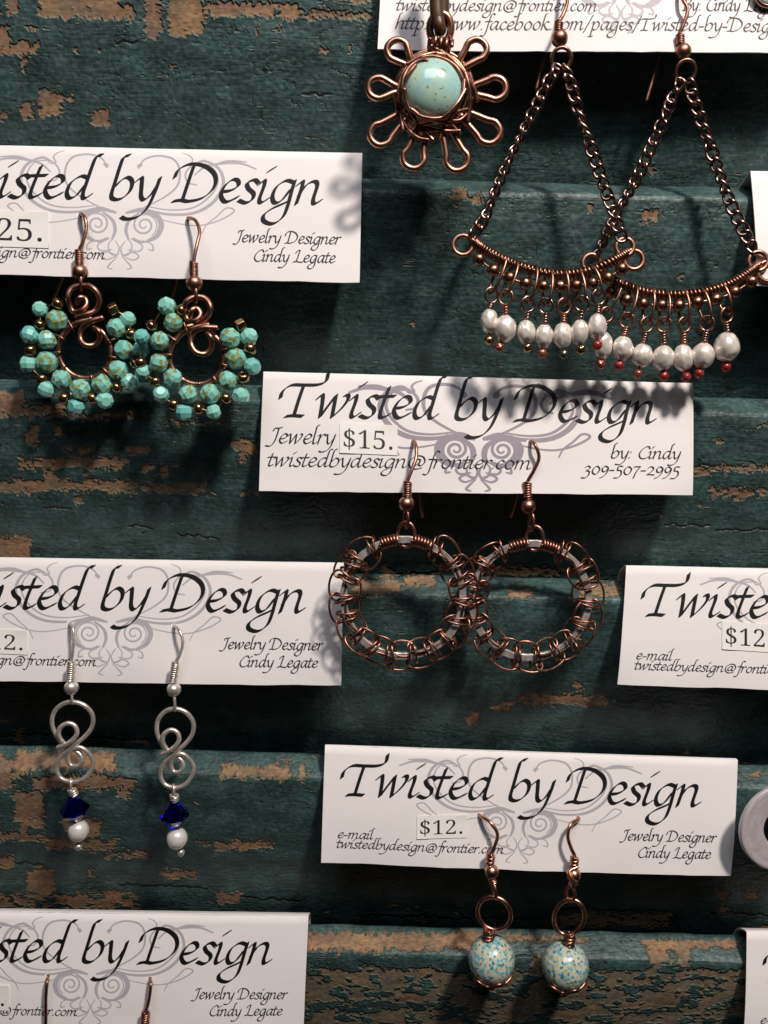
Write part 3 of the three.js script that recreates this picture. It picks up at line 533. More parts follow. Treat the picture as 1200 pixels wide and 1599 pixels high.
const CARD = {
  teal: makeCard('white folded card priced 25 holding the turquoise bead hoop earrings', 'small', [-142, 225], [566, 240], [562, 442], [-150, 426], -0.6, 5, { holes: [[126, 336], [294, 342]], sticker: ['$25.', -42, 330, 77, 386, 4] }),
  top: makeCard('white card with a web address line holding the pearl chandelier earrings', 'page', [600, -112], [1272, -106], [1276, 84], [590, 79], -0.6, 5, { holes: [[875, -20], [1056, -2]] }),
  hoop: makeCard('white card with bold grey scrolls and price 15 above the wire hoops', 'large', [412, 581], [1082, 599], [1083, 773], [405, 767], -0.6, 5, { holes: [[645, 690], [828, 690]], sticker: ['$15.', 531, 662, 621, 709, 4] }),
  silver: makeCard('white folded card holding the silver earrings with blue crystals', 'small', [-143, 869], [537, 880], [533, 1071], [-151, 1060], -0.6, 5, { holes: [[111, 972], [273, 977]], sticker: ['$12.', -42, 982, 44, 1020, 4] }),
  edge: makeCard('white folded card priced 12 with no earrings in view, right of the hoops', 'small', [978, 884], [1622, 898], [1612, 1088], [965, 1069], -0.6, 5.4, { sticker: ['$12.', 1127, 972, 1212, 1016, 6] }),
  ball: makeCard('white folded card priced 12 holding the speckled ball earrings', 'small', [508, 1165], [1152, 1187], [1143, 1369], [502, 1346], -0.6, 5, { holes: [[748, 1272], [903, 1277]], sticker: ['$12.', 651, 1272, 729, 1308, -2] }),
  low: makeCard('white folded card below the silver earrings with two bare copper hooks', 'small', [-150, 1423], [482, 1432], [474, 1612], [-158, 1604], -0.6, 5, { holes: [[76, 1523], [235, 1527]], sticker: ['$12.', -70, 1535, 15, 1575, 4] }),
  corner: makeCard('white folded card below the shell ring, beside bare wood', 'small', [1166, 1456], [1806, 1466], [1796, 1646], [1161, 1636], -0.6, 5.4),
  blank: makeCard('plain white card beside the end of the pearl earring chain', 'blank', [1172, 268], [1830, 276], [1836, 468], [1184, 446], -0.6, 6),
};

// ---------------------------------------------------------------- shared small pieces
const G = {};
G.facet = [0, 1, 2].map((k) => { const g = new THREE.SphereGeometry(1.03, 8 + k, 6, 0.2 * k).toNonIndexed(), p = g.attributes.position; for (let i = 0; i < p.count; i++) p.setY(i, clamp(p.getY(i) * (1 + 0.04 * k), -0.88, 0.88)); g.computeVertexNormals(); return g; });
G.ball = patina(lumpy(20, 0.015, 2, 3), 0.55, 1.6);
G.balls = [0, 1, 2].map((k) => patina(lumpy(18, 0.02, 2, k * 7), 0.2, 1.7));
G.seed = (() => { const pts = []; for (let i = 0; i <= 14; i++) { const a = -Math.PI / 2 + Math.PI * i / 14; pts.push(new THREE.Vector2(0.36 + 0.64 * Math.cos(a) ** 0.8, Math.sin(a) * 0.72)); } pts.push(new THREE.Vector2(0.34, 0.5), new THREE.Vector2(0.34, -0.5), pts[0].clone()); return new THREE.LatheGeometry(pts, 18); })();
G.cube = new RoundedBoxGeometry(1.6, 1.5, 1.6, 2, 0.3);
G.pearls = [0, 1, 2, 3].map((k) => lumpy(48, 0.05, 1.3, k * 13 + 2));
G.roundPearl = lumpy(40, 0.012, 1, 4);
G.tip = lumpy(14, 0.12, 2.4, 5);
G.bicone = new THREE.LatheGeometry([[0.001, 1], [0.28, 0.96], [1, 0.06], [1, -0.06], [0.28, -0.96], [0.001, -1]].map(([x, y]) => new THREE.Vector2(x, y)).reverse(), 8).toNonIndexed();
G.bicone.computeVertexNormals();
G.link = (() => { const pts = []; for (let i = 0; i < 20; i++) { const t = i / 20 * Math.PI * 2; pts.push(V(Math.cos(t) * 0.95, Math.sin(t) * 1.4, 0.42 * Math.sin(2 * t))); } return patina(tube(pts, 0.34, true, 7, 30), 0.55, 0.9); })();
const randQ = () => new THREE.Quaternion().setFromEuler(new THREE.Euler(rr(0, 6.3), rr(0, 6.3), rr(0, 6.3)));

// ear wire: px lists; the wire leaves the card at its hole, bows forward and comes down to the coil and bead
function earWire(t, card, mat, hole, path, coilTop, coilBot, bead, z, o = {}) {
  const r = o.r ?? 0.36, h = card.hit(...hole), w = sub(t, 'ear_wire'), pts = [];
  const tail = o.tail ?? [hole[0] - 8, hole[1] + 110];
  const tEnd = P(...tail, h.z - 1.6);
  pts.push(tEnd, tEnd.clone().lerp(V(h.x, h.y, h.z - 1.3), 0.5).add(V(0.2, 0, -0.1)), V(h.x - 0.15, h.y - 0.9, h.z - 1.15), V(h.x, h.y, h.z - 0.1), V(h.x + 0.15, h.y + 0.15, h.z + 0.75));
  const n = path.length;
  path.forEach(([x, y], i) => { const b = card.hit(x, y).z; pts.push(P(x, y, Math.max(b + 0.75, lerp(b + 2.1, z, (i + 1) / (n + 0.5))))); });
  const ct = P(...coilTop, z), cb = P(...coilBot, z), bp = P(...bead, z);
  pts.push(ct, cb, bp);
  part(w, 'wire', wire(pts, r, false, 0.55), mat);
  const turns = o.turns ?? 8;
  part(w, 'coil', patina(coil(ct, cb, r + 0.36, Math.min(0.3, ct.distanceTo(cb) / turns * 0.52), turns), 0.5), mat);
  if (o.bead !== false) put(w, 'round_bead', G.ball, mat, bp, null, o.beadR ?? 1.45);
  return bp;
}
const chainOf = (t, pts) => {                                                // a curb chain of single links
  const g = sub(t, 'chain'), c = curveOf(pts), L = c.getLength(), n = Math.max(3, Math.round(L / 2.15));
  for (let i = 0; i < n; i++) {
    const s = (i + 0.5) / n, q = c.getPointAt(s), T = c.getTangentAt(s), base = new THREE.Quaternion().setFromUnitVectors(UY, T);
    const sway = 0.5 + 0.65 * Math.sin(s * 5 + pts[0].x);
    put(g, 'chain_link', G.link, M.gunmetal, q, base.multiply(new THREE.Quaternion().setFromAxisAngle(UY, sway + rr(-0.25, 0.25))), rr(0.96, 1.05));
  }
};

// ---------------------------------------------------------------- pearl chandelier earrings
function chandelier(label, card, d) {
  const z = d.z, t = thing('chandelier_earring', label, 'earring', P(...d.ring, z), 'pearl chandelier earrings');
  earWire(t, card, M.copper, d.hole, d.path, d.coil[0], d.coil[1], d.bead, z, { turns: 6, tail: d.tail, beadR: 1.55 });
  const k = mmpx(...d.ring, z);
  part(t, 'jump_ring', ring(P(...d.ring, z), UX, V(0, 1, 0.25).normalize(), 15 * k, 16 * k, 0.36, 0.7), M.brass);
  for (const c of d.chains) chainOf(t, c.map(([x, y], i) => P(x, y, z + (i % 2 ? 0.15 : -0.15))));
  const bar = curveOf(d.bar.map(([x, y]) => P(x, y, z)));
  part(t, 'bar', patina(tube(bar.getPoints(30), 0.55), 0.5), M.copper);
  part(t, 'bar_coil', patina(coilOn(bar, 0.03, 0.97, 0.82, 0.3, Math.round(bar.getLength() / 0.66)), 0.45), M.brass);
  for (const [x, y, r] of d.loops) { const c = P(x, y, z); part(t, 'end_loop', ring(c, UX, V(0, 1, -0.12).normalize(), r * k, r * k, 0.5, 0.6), M.copper); }
  d.beads.forEach(([x, y], i) => put(t, 'copper_bead', G.balls[i % 3], M.brass, P(x, y, z + 0.35), randQ(), 10.4 * k));
  part(t, 'bead_wire', wire(d.beads.map(([x, y]) => P(x, y, z + 0.35)), 0.25, false, 0.4), M.copper);
  d.dangles.forEach(([lx, ly, px, py, rx, ry, tx, ty, tip], i) => {
    const g = sub(t, 'pearl_dangle'), zz = z + 0.9 + 0.5 * (i % 2), lp = P(lx, ly, zz), pc = P(px, py, zz + 0.2), tp = P(tx, ty, zz + 0.3);
    // the loop that ties the dangle to the bar
    let best = 0, bd = 1e9; for (let s = 0; s <= 60; s++) { const q = bar.getPoint(s / 60), e = Math.hypot(q.x - lp.x - (i - 3) * 0.18, q.y - lp.y); if (e < bd) { bd = e; best = s / 60; } }
    const b0 = bar.getPoint(best), lowp = lp.clone().add(V(0, 0.5, 0)), ax = lowp.clone().sub(b0), L = ax.length(), c0 = b0.clone().add(V(0, 0.6, 0)).lerp(lowp, 0.5), dirn = ax.normalize();
    part(g, 'hanging_loop', ring(c0, dirn, V(0.35, 0, 1).normalize(), L / 2 + 0.65, 1.75, 0.28, 0.6), M.brass);
    const wm = i % 3 === 1 ? M.copper : M.gunmetal;
    part(g, 'eye_loop', ring(lp, V(1, 0, i % 2 ? 0.3 : -0.3).normalize(), UY, 1.32, 1.4, 0.27, 0.6), d.bright ? M.brass : wm);
    const ct = lp.clone().add(V(0, -1.5, 0)), pt = pc.clone().add(V(0, ry * k * 0.95, 0));
    part(g, 'wire_wrap', patina(coil(ct, pt, 0.46, 0.26, Math.max(3, Math.round(ct.distanceTo(pt) / 0.5))), 0.5), wm);
    part(g, 'pin', wire([ct, pc, tp], 0.2, false, 0.6), M.gunmetal);
    put(g, 'pearl', G.pearls[i % 4], M.pearl, pc, new THREE.Quaternion().setFromEuler(new THREE.Euler(0, rr(0, 6), rr(-0.12, 0.12))), V(rx * k * 1.08, ry * k * 1.03, rx * k));
    put(g, 'tip_bead', G.tip, [M.redBead, M.russetBead, M.darkBead, M.bronzeBead][tip], tp, randQ(), 8.3 * k);
  });
}
chandelier('pearl chandelier earring with dark and red tips, overlapping in front of its mate', CARD.top, {
  z: 9.5, ring: [877, 92], hole: [876, -24], path: [[884, -14], [886, 4], [878, 26]], coil: [[873, 34], [872, 50]], bead: [874, 60], tail: [838, 138],
  chains: [[[872, 104], [860, 122], [843, 155], [820, 200], [797, 245], [775, 295], [757, 340], [738, 368]], [[882, 104], [891, 130], [903, 170], [921, 225], [938, 275], [950, 310], [962, 345], [972, 375]]],
  bar: [[738, 375], [751, 386], [784, 405], [823, 420], [871, 429], [918, 424], [962, 405], [985, 391]], loops: [[723, 383, 15.5], [976, 386, 14], [990, 406, 15]],
  beads: [[748, 405], [771, 422], [796, 434], [821, 443], [848, 447], [875, 447], [900, 446], [925, 442], [949, 434], [971, 420]],
  dangles: [[768, 461, 764, 501, 14, 19, 764, 531, 3], [790, 464, 789, 513, 17, 21, 780, 542, 1], [825, 475, 822, 519, 15.5, 19, 824, 543, 3], [853, 478, 850, 525, 13.5, 19, 847, 552, 1], [881, 478, 879, 524, 14.5, 20, 880, 553, 2], [909, 474, 905, 519, 14, 20, 907, 546, 3], [935, 464, 933, 510, 15, 20, 933, 539, 0]],
});
chandelier('pearl chandelier earring with all red tips, ending over the $15 card', CARD.top, {
  z: 5.6, ring: [1071, 111], hole: [1057, -4], path: [[1068, 2], [1074, 16], [1067, 40]], coil: [[1062, 54], [1063, 70]], bead: [1067, 81], tail: [1010, 156], bright: true,
  chains: [[[1064, 126], [1056, 138], [1045, 165], [1030, 200], [1010, 245], [988, 290], [962, 335], [945, 372], [931, 398]], [[1076, 126], [1082, 150], [1096, 190], [1110, 232], [1123, 270], [1136, 305], [1150, 338], [1166, 370], [1179, 394]]],
  bar: [[938, 424], [962, 440], [1001, 455], [1048, 461], [1096, 457], [1139, 444], [1170, 425], [1186, 412]], loops: [[924, 411, 14], [1184, 408, 15], [1199, 424, 16]],
  beads: [[955, 457], [978, 468], [1004, 474], [1033, 477], [1060, 477], [1089, 472], [1118, 467], [1147, 456], [1173, 440]],
  dangles: [[948, 491, 942, 539, 15, 22, 938, 569, 1], [979, 500, 973, 544, 16, 19, 967, 571, 0], [1010, 507, 1003, 555, 16, 18, 996, 584, 1], [1037, 507, 1036, 559, 17, 20, 1037, 587, 0], [1069, 507, 1067, 559, 15, 21, 1072, 589, 0], [1104, 505, 1098, 555, 17, 20, 1092, 583, 0], [1135, 492, 1135, 542, 20, 23, 1134, 573, 0]],
});

// ---------------------------------------------------------------- sun pendant
{
  const z = 14, C = [677, 143], k = mmpx(...C, z), t = thing('sun_pendant', 'copper wire sun pendant with a pale turquoise stone hanging over the card edge', 'pendant', P(...C, z));
  const Q = (x, y, dz = 0) => P(540 + x / 4, y / 4, z + dz);
  put(t, 'turquoise_stone', new THREE.SphereGeometry(1, 48, 32).rotateX(0.3).rotateY(1.9), M.stone, P(676, 143, z + 0.2), null, V(49 * k, 49 * k, 4.2));
  for (const r of [54, 58, 61]) part(t, 'frame_ring', wire(ringPts(P(677 + (r - 57) * 0.4, 145, z - 0.7 + (61 - r) * 0.1), UX, UY, r * k, (r + 2) * k, 40), 0.42, true, 0.25, 0.5), M.copper);
  for (const [x, y, s] of [[325, 315, 1], [208, 550, 1], [222, 838, 1.05], [425, 985, 1.02], [695, 995, 1.08], [892, 822, 1.12], [932, 552, 1.06], [815, 312, 1]]) {
    const c = V(x - 548, y - 575, 0), L = c.length(), u = c.clone().divideScalar(L), v = V(-u.y, u.x, 0), q = (a, b, dz) => Q(548 + u.x * a + v.x * b, 575 + u.y * a + v.y * b, dz);
    const R = 66 * s, a0 = 215;
    part(t, 'petal_loop', wire([q(a0, -12, -0.5), q(a0 + 38, -26, -0.2), q(L - R * 0.62, -R * 0.78, 0), q(L, -R * 1.0, 0.1), q(L + R * 0.76, -R * 0.68, 0.1), q(L + R, 0, 0.1), q(L + R * 0.76, R * 0.68, 0.1), q(L, R, 0.1), q(L - R * 0.62, R * 0.78, 0.1), q(a0 + 38, 28, 0), q(a0, 14, -0.3)], 0.62, false, 0.7, 0.5), M.brightCopper);
  }
  for (const [r, s] of [
    [0.4, [350, 825, 330, 700, 338, 550, 382, 425, 450, 372, 505, 368]], [0.42, [358, 560, 372, 640, 415, 730, 470, 810, 545, 890]], [0.34, [398, 688, 470, 735, 580, 748, 690, 708, 772, 688]],
    [0.4, [405, 690, 480, 742, 570, 765, 660, 790, 722, 848]], [0.44, [520, 278, 610, 315, 700, 390, 770, 480, 818, 560, 838, 628]], [0.42, [775, 768, 790, 650, 778, 520, 742, 425, 680, 355, 570, 322]],
    [0.36, [420, 362, 530, 340, 640, 368, 705, 420, 748, 500]], [0.36, [590, 885, 615, 805, 690, 705, 742, 590, 752, 500]], [0.38, [398, 850, 440, 800, 520, 780, 620, 735, 700, 655, 758, 560]],
    [0.36, [470, 800, 560, 820, 650, 832, 720, 830]], [0.36, [310, 690, 330, 580, 375, 470, 430, 400]], [0.36, [640, 760, 720, 760, 780, 700, 800, 620]], [0.38, [380, 390, 470, 340, 560, 320, 620, 325]], [0.36, [345, 760, 390, 830, 460, 880, 540, 890]],
  ]) { const pts = []; for (let i = 0; i < s.length; i += 2) { const e = Math.hypot(s[i] - 545, s[i + 1] - 565) / 200; const sx = 545 + (s[i] - 545) * 0.95, sy = 570 + (s[i + 1] - 570) * 0.95; pts.push(Q(sx, sy, lerp(3.6, 0.9, sstep(0.75, 1.4, e)) + rr(-0.2, 0.3))); } part(t, 'binding_wire', wire(pts, r, false, 0.35, 0.6), M.copper); }
  part(t, 'bail_wrap', patina(coil(Q(525, 262, 0.4), Q(660, 300, 0.4), 1.2, 0.4, 4), 0.4), M.copper);
  part(t, 'bail_wrap', patina(coil(Q(535, 300, 0.2), Q(660, 270, 0.2), 1.0, 0.36, 4), 0.35), M.copper);
  part(t, 'bail_loop', wire(ringPts(Q(592, 178), UX, V(0, 1, 0.15).normalize(), 16.5 * k, 21 * k, 24), 0.7, true, 0.6), M.brightCopper);
  const cord = thing('leather_cord', 'glossy dark brown leather cord carrying the sun pendant', 'cord', Q(590, -60));
  for (const [dx, dz] of [[-16, 0.9], [16, -0.9]]) part(cord, 'strand', tube([Q(590 + dx * 1.4, -420, dz), Q(588 + dx * 1.3, -200, dz), Q(586 + dx * 1.2, 0, dz), Q(588 + dx, 100, dz * 1.1), Q(590 + dx * 0.6, 150, dz)], 1.25, false, 12), M.leather);
  part(cord, 'fold', tube([Q(576, 120, 1.1), Q(588, 172, 1.3), Q(592, 188, 0), Q(596, 172, -1.3), Q(604, 120, -1.1)], 1.1, false, 12), M.leather);
}

// ---------------------------------------------------------------- turquoise bead hoops
function beadHoop(label, d) {
  const z = d.z, t = thing('bead_hoop_earring', label, 'earring', P(...d.c, z), 'turquoise bead hoop earrings'), k = mmpx(...d.c, z);
  const bp = earWire(t, CARD.teal, M.copper, d.hole, d.path, d.coil[0], d.coil[1], d.bead, z, { turns: 8, tail: d.tail, beadR: 1.6 });
  const Q = (s, dz = 0) => { const o = []; for (let i = 0; i < s.length; i += 2) o.push(P(80 + s[i] / 4.615, 320 + s[i + 1] / 4.615, z + dz + 0.35 * Math.sin(i))); return o; };
  const top = Q(d.scroll)[Math.floor(d.scroll.length / 4) + 2];
  part(t, 'wire_eye', wire(ringPts(bp.clone().add(V(0.25, -2.0, 0.2)), V(0.35, 0, 1).normalize(), UY, 0.8, 1.5, 14), 0.34, true, 0.6), M.copper);
  part(t, 'scroll', wire(Q(d.scroll, 0.5), 0.56, false, 0.55), M.copper);
  part(t, 'scroll', wire(Q(d.curl, 1.1), 0.58, false, 0.55), M.copper);
  part(t, 'scroll', wire(Q(d.neck, 0.3), 0.56, false, 0.55), M.copper);
  part(t, 'hoop', wire(ringPts(P(...d.c, z), UX, UY, d.r * k, d.r * k, 30, Math.PI * 0.72, Math.PI * 2.32), 0.55, false, 0.5), M.copper);
  d.main.forEach(([x, y], i) => {
    const c = P(x, y, z + 0.3);
    put(t, 'turquoise_bead', G.facet[i % 3], turquoise[i % 5 === 2 || i % 7 === 0 ? 2 : 0], c, randQ(), rr(14.6, 17) * k);
    const a = Math.atan2(y - d.c[1], x - d.c[0]) + 0.24, e = (r, dz) => P(d.c[0] + Math.cos(a) * r, d.c[1] + Math.sin(a) * r, z + dz);
    part(t, 'binding_wire', wire([e(d.r - 4.5, 0.3), e(d.r - 2, 0.9), e(d.r + 5, 1.0), e(d.r + 14, 0.6)], 0.2, false, 0.6), M.brass);
    part(t, 'binding_wire', wire([e(d.r - 4.8, 0), e(d.r - 3, -0.9), e(d.r + 5, -0.9)], 0.2, false, 0.6), M.brass);
  });
  const order = [];
  d.outer.forEach(([x, y], i) => { put(t, 'small_turquoise_bead', G.facet[(i + 1) % 3], turquoise[i % 3 === 1 ? 3 : 1], P(x, y, z - 0.1 + 0.5 * (i % 2)), randQ(), rr(12.2, 14.4) * k); });
  d.seeds.forEach(([x, y], i) => {
    const c = P(x, y, z + 0.5), a = Math.atan2(y - d.c[1], x - d.c[0]);
    order.push(c); if (d.outer[i]) order.push(P(...d.outer[i], z + 0.2));
    if (i === 9) put(t, 'seed_bead', G.cube, M.bronzeBead, c, new THREE.Quaternion().setFromEuler(new THREE.Euler(0.5, 0.5, 0.3)), 9.5 * k);
    else put(t, 'seed_bead', G.seed, M.bronzeBead, c, new THREE.Quaternion().setFromEuler(new THREE.Euler(rr(-0.5, 0.8), 0, -a + rr(-0.4, 0.4))), rr(9, 10.4) * k);
  });
  part(t, 'stringing_wire', wire(order, 0.17, false, 0.6), M.brass);
}
beadHoop('turquoise bead hoop earring under the 25 sticker, its scroll coiling left', {
  z: 6.6, c: [133, 549], r: 41, hole: [127, 336], path: [[133, 340], [135, 358], [129, 380]], coil: [[124, 391], [124, 415]], bead: [125, 425], tail: [84, 468],
  scroll: [190, 705, 205, 668, 245, 675, 258, 715, 225, 757, 165, 772, 138, 725, 122, 660, 155, 600, 235, 580, 310, 605, 352, 680, 325, 755, 260, 788, 190, 805], curl: [365, 815, 290, 838, 225, 890, 212, 960, 250, 1010, 310, 1008, 352, 965, 345, 910, 310, 885], neck: [285, 822, 190, 850, 110, 905, 70, 955],
  main: [[89, 500], [74, 531], [74, 565], [97, 592], [126, 608], [160, 600], [185, 578], [194, 546], [182, 512]], outer: [[63, 483], [47, 523], [45, 568], [73, 608], [120, 634], [164, 625], [202, 596], [220, 546], [200, 499]],
  seeds: [[91, 474], [63, 507], [48, 547], [66, 592], [101, 622], [145, 622], [183, 605], [213, 566], [205, 521], [177, 482]],
});
beadHoop('turquoise bead hoop earring beside the $15 card, overlapping its mate', {
  z: 10.2, c: [308, 557], r: 42.5, hole: [294, 343], path: [[306, 345], [312, 362], [308, 382]], coil: [[303, 409], [303, 434]], bead: [304, 443], tail: [268, 468],
  scroll: [1005, 800, 1015, 758, 1052, 748, 1078, 788, 1045, 832, 985, 825, 962, 760, 975, 700, 1040, 662, 1110, 675, 1150, 740, 1120, 815, 1060, 855, 985, 878], curl: [1190, 885, 1090, 885, 1020, 925, 1010, 1000, 1050, 1065, 1120, 1070, 1160, 1015, 1150, 950, 1125, 925], neck: [1130, 865, 1020, 890, 940, 930, 890, 985],
  main: [[271, 504], [250, 532], [248, 567], [270, 590], [294, 616], [329, 615], [356, 594], [369, 560], [360, 528]], outer: [[261, 478], [222, 526], [224, 581], [252, 616], [288, 643], [334, 643], [376, 618], [394, 572], [389, 526]],
  seeds: [[285, 484], [238, 508], [220, 566], [243, 596], [272, 632], [311, 638], [353, 622], [380, 589], [391, 545], [376, 507]],
});

// ---------------------------------------------------------------- wire wrapped hoops
function wrappedHoop(label, d) {
  const z = d.z, t = thing('wrapped_hoop_earring', label, 'earring', P(...d.c, z), 'copper wrapped hoop earrings'), k = mmpx(...d.c, z), R = d.r * k, C = P(...d.c, z);
  const bp = earWire(t, CARD.hoop, M.copper, d.hole, d.path, d.coil[0], d.coil[1], d.bead, z, { turns: 7, tail: d.tail, beadR: 1.6 });
  const topc = C.clone().add(V(d.lean * R, R, 0));
  part(t, 'wire_eye', wire(ringPts(bp.clone().lerp(topc, 0.42), V(0.5, 0, 1).normalize(), UY, 0.8, 1.7, 14), 0.34, true, 0.6), M.copper);
  part(t, 'jump_ring', wire(ringPts(bp.clone().lerp(topc, 0.86), V(1, 0, 0.25).normalize(), UY, 1.75, 2.5, 18), 0.36, true, 0.6), M.copper);
  // square section ring
  const sq = [], N = 160, hw = 0.7, hd = 0.55, pos = [], idx = [];
  for (let i = 0; i <= N; i++) { const a = i / N * Math.PI * 2, c = Math.cos(a), s = Math.sin(a); for (const [u, v] of [[-hw, -hd + .12], [-hw, hd - .12], [-hw + .12, hd], [hw - .12, hd], [hw, hd - .12], [hw, -hd + .12], [hw - .12, -hd], [-hw + .12, -hd]]) pos.push(C.x + c * (R + u + 0.06 * n2(a * 6, u)), C.y + s * (R + u + 0.06 * n2(a * 6, u)), C.z + v); }
  for (let i = 0; i < N; i++) for (let j = 0; j < 8; j++) { const a = i * 8 + j, b = i * 8 + (j + 1) % 8; idx.push(a, a + 8, b, b, a + 8, b + 8); }
  let g = new THREE.BufferGeometry(); g.setAttribute('position', new THREE.Float32BufferAttribute(pos, 3)); g.setIndex(idx);
  g = g.toNonIndexed(); g.computeVertexNormals(); g.setAttribute('uv', new THREE.Float32BufferAttribute(new Float32Array(g.attributes.position.count * 2), 2));
  part(t, 'square_wire_hoop', patina(g, 0.5, 0.6), M.steel);
  const pt = (a, r, dz = 0) => V(C.x + Math.sin(a) * r, C.y + Math.cos(a) * r, C.z + dz);            // a from the top, clockwise
  const arc = curveOf(Array.from({ length: 40 }, (_, i) => pt(lerp(-0.5, 0.5, i / 39), R)));
  const g0 = d.lean * 0.9;
  part(t, 'top_coil', patina(coilOn(arc, 0.08, 0.5 + g0 - 0.14, 1.02, 0.31, 6), 0.5), M.copper);
  part(t, 'top_coil', patina(coilOn(arc, 0.5 + g0 + 0.1, 0.93, 1.02, 0.31, 6), 0.5), M.copper);
  const ST = 16, a0 = 0.56, a1 = Math.PI * 2 - 0.56;
  for (let i = 0; i < ST; i++) {
    const a = lerp(a0, a1, i / (ST - 1)) + rr(-0.03, 0.03), rad = V(Math.sin(a), Math.cos(a), 0), tan = V(Math.cos(a), -Math.sin(a), 0);
    const lean = rr(0.05, 0.22) * (i % 2 ? 1 : -1);
    for (const s of [-1, 1]) {
      const u = rad.clone().addScaledVector(tan, lean + s * rr(0.05, 0.2)).normalize(), off = 1.0 + (i % 3 - 1) * 0.25;
      const c = pt(a + s * 0.052 + rr(-0.012, 0.012), R + rr(-0.3, 0.4), 0);
      part(t, 'wrap_ring', ring(c, u, V(0, 0, 1).addScaledVector(tan, rr(-0.2, 0.2)).normalize(), 2.15 * rr(0.92, 1.1), 1.35, 0.23, 0.3), M.copper);
    }
    if (i < ST - 1) {
      const b = lerp(a0, a1, (i + 0.5) / (ST - 1)), br = V(Math.sin(b), Math.cos(b), 0), bt = V(Math.cos(b), -Math.sin(b), 0), half = (a1 - a0) / (ST - 1) * R / 2;
      for (const [s, f] of [[1, 0.62], [-1, 0.5]]) {
        const c = pt(b + rr(-0.03, 0.03), R + s * rr(1.35, 1.75), rr(-0.35, 0.35)), u = bt.clone().addScaledVector(br, rr(-0.18, 0.18)).normalize(), v = br.clone().multiplyScalar(rr(0.55, 0.9)).add(V(0, 0, rr(-0.7, 0.7))).normalize();
        part(t, 'linking_ring', ring(c, u, v, (half + 0.75) * (s > 0 ? 1.12 : 0.92), 1.35 + f * 0.6, 0.235, 0.3), M.copper);
      }
    }
  }
}
wrappedHoop('copper wrapped hoop earring overlapping the edge of the silver earrings card', {
  z: 9.2, c: [630, 934], r: 93, lean: 0.02, hole: [645, 690], path: [[650, 697], [650, 715], [643, 735]], coil: [[637, 752], [636, 776]], bead: [635, 787], tail: [660, 806],
});
wrappedHoop('copper wrapped hoop earring hanging by the bare broken wood, behind its mate', {
  z: 5.4, c: [828, 938], r: 91, lean: 0.05, hole: [828, 690], path: [[836, 695], [842, 714], [834, 735]], coil: [[824, 753], [824, 779]], bead: [825, 791], tail: [798, 806],
});

// ---------------------------------------------------------------- silver and blue earrings
function silverDrop(label, d) {
  const z = 7.6, t = thing('silver_drop_earring', label, 'earring', P(...d.pearl, z), 'silver scroll earrings with blue crystals'), k = mmpx(...d.crystal, z);
  const bp = earWire(t, CARD.silver, M.silver, d.hole, d.path, d.coil[0], d.coil[1], d.bead, z, { turns: 9, r: 0.33, beadR: 1.5, tail: [d.hole[0] - 6, d.hole[1] + 80] });
  const Q = (s, dz) => { const o = []; for (let i = 0; i < s.length; i += 2) { const x = d.fit ? 768 + (s[i] - 155) * 0.897 : s[i], y = d.fit ? 550 + (s[i + 1] - 510) * 0.989 : s[i + 1]; o.push(P(40 + x / 3.75, 960 + y / 3.75, z + dz + 0.2 * Math.sin(i * 0.7))); } return o; };
  const outer = Q([228, 768, 182, 705, 157, 640, 166, 575, 212, 526, 275, 510, 345, 530, 394, 590, 388, 660, 340, 720, 262, 778, 198, 842, 180, 900, 207, 955, 265, 976, 330, 965, 384, 912, 396, 855, 366, 805, 318, 776, 268, 790, 248, 836, 266, 880, 308, 884, 332, 850, 318, 815, 300, 800], 0);
  part(t, 'scroll', patina(tube(outer, 0.48, false, 10), 0.75), M.silver);
  part(t, 'scroll', patina(tube(Q([192, 776, 258, 747, 302, 695, 290, 650, 248, 635, 203, 662, 196, 708, 232, 762], 0.85), 0.48, false, 10), 0.75), M.silver);
  const top = outer[5], bot = outer[14];
  part(t, 'wire_eye', patina(tube(ringPts(bp.clone().lerp(top, 0.68), V(0.3, 0, 1).normalize(), top.clone().sub(bp).normalize(), 0.75, top.distanceTo(bp) * 0.42, 14), 0.3, true, 8, 30), 0.7), M.silver);
  const cc = P(...d.crystal, z), ct = cc.clone().add(V(0, 24 * k, 0)), w0 = bot.clone().add(V(0.2, -1.6, 0.1));
  part(t, 'wire_eye', patina(tube(ringPts(bot.clone().add(V(0.05, -0.7, 0)), V(0.3, 0, 1).normalize(), UY, 0.85, 1.2, 14), 0.3, true, 8, 30), 0.7), M.silver);
  part(t, 'wire_wrap', patina(coil(w0, ct, 0.72, 0.32, 3), 0.7), M.silver);
  const cr = put(t, 'blue_crystal', G.bicone, M.cobalt, cc, new THREE.Quaternion().setFromEuler(new THREE.Euler(0.1, d.turn, d.tilt)), V(23 * k, 23 * k, 23 * k));
  put(t, 'white_pearl', G.roundPearl, M.roundPearl, P(...d.pearl, z), null, V(16.5 * k, 17.3 * k, 16.5 * k));
  const tip = P(...d.tip, z);
  part(t, 'head_pin', patina(tube([P(...d.pearl, z).add(V(0, -17 * k, 0)), tip], 0.25), 0.7), M.silver);
  put(t, 'silver_tip', G.ball, M.silver, tip, null, 0.82);
}
silverDrop('silver scroll earring with a blue crystal beside the bare peeled wood', { hole: [111, 972], path: [[114, 980], [116, 998], [114, 1020]], coil: [[112, 1033], [110, 1062]], bead: [112, 1074], crystal: [117, 1264], pearl: [123, 1297], tip: [123, 1322], turn: 0.3, tilt: 0.12 });
silverDrop('silver scroll earring with a blue crystal beside the 12 dollar ball earring card', { fit: true, hole: [273, 977], path: [[280, 984], [286, 1002], [280, 1025]], coil: [[275, 1034], [270, 1064]], bead: [272, 1077], crystal: [273, 1272], pearl: [277, 1309], tip: [283, 1331], turn: 0.75, tilt: 0 });

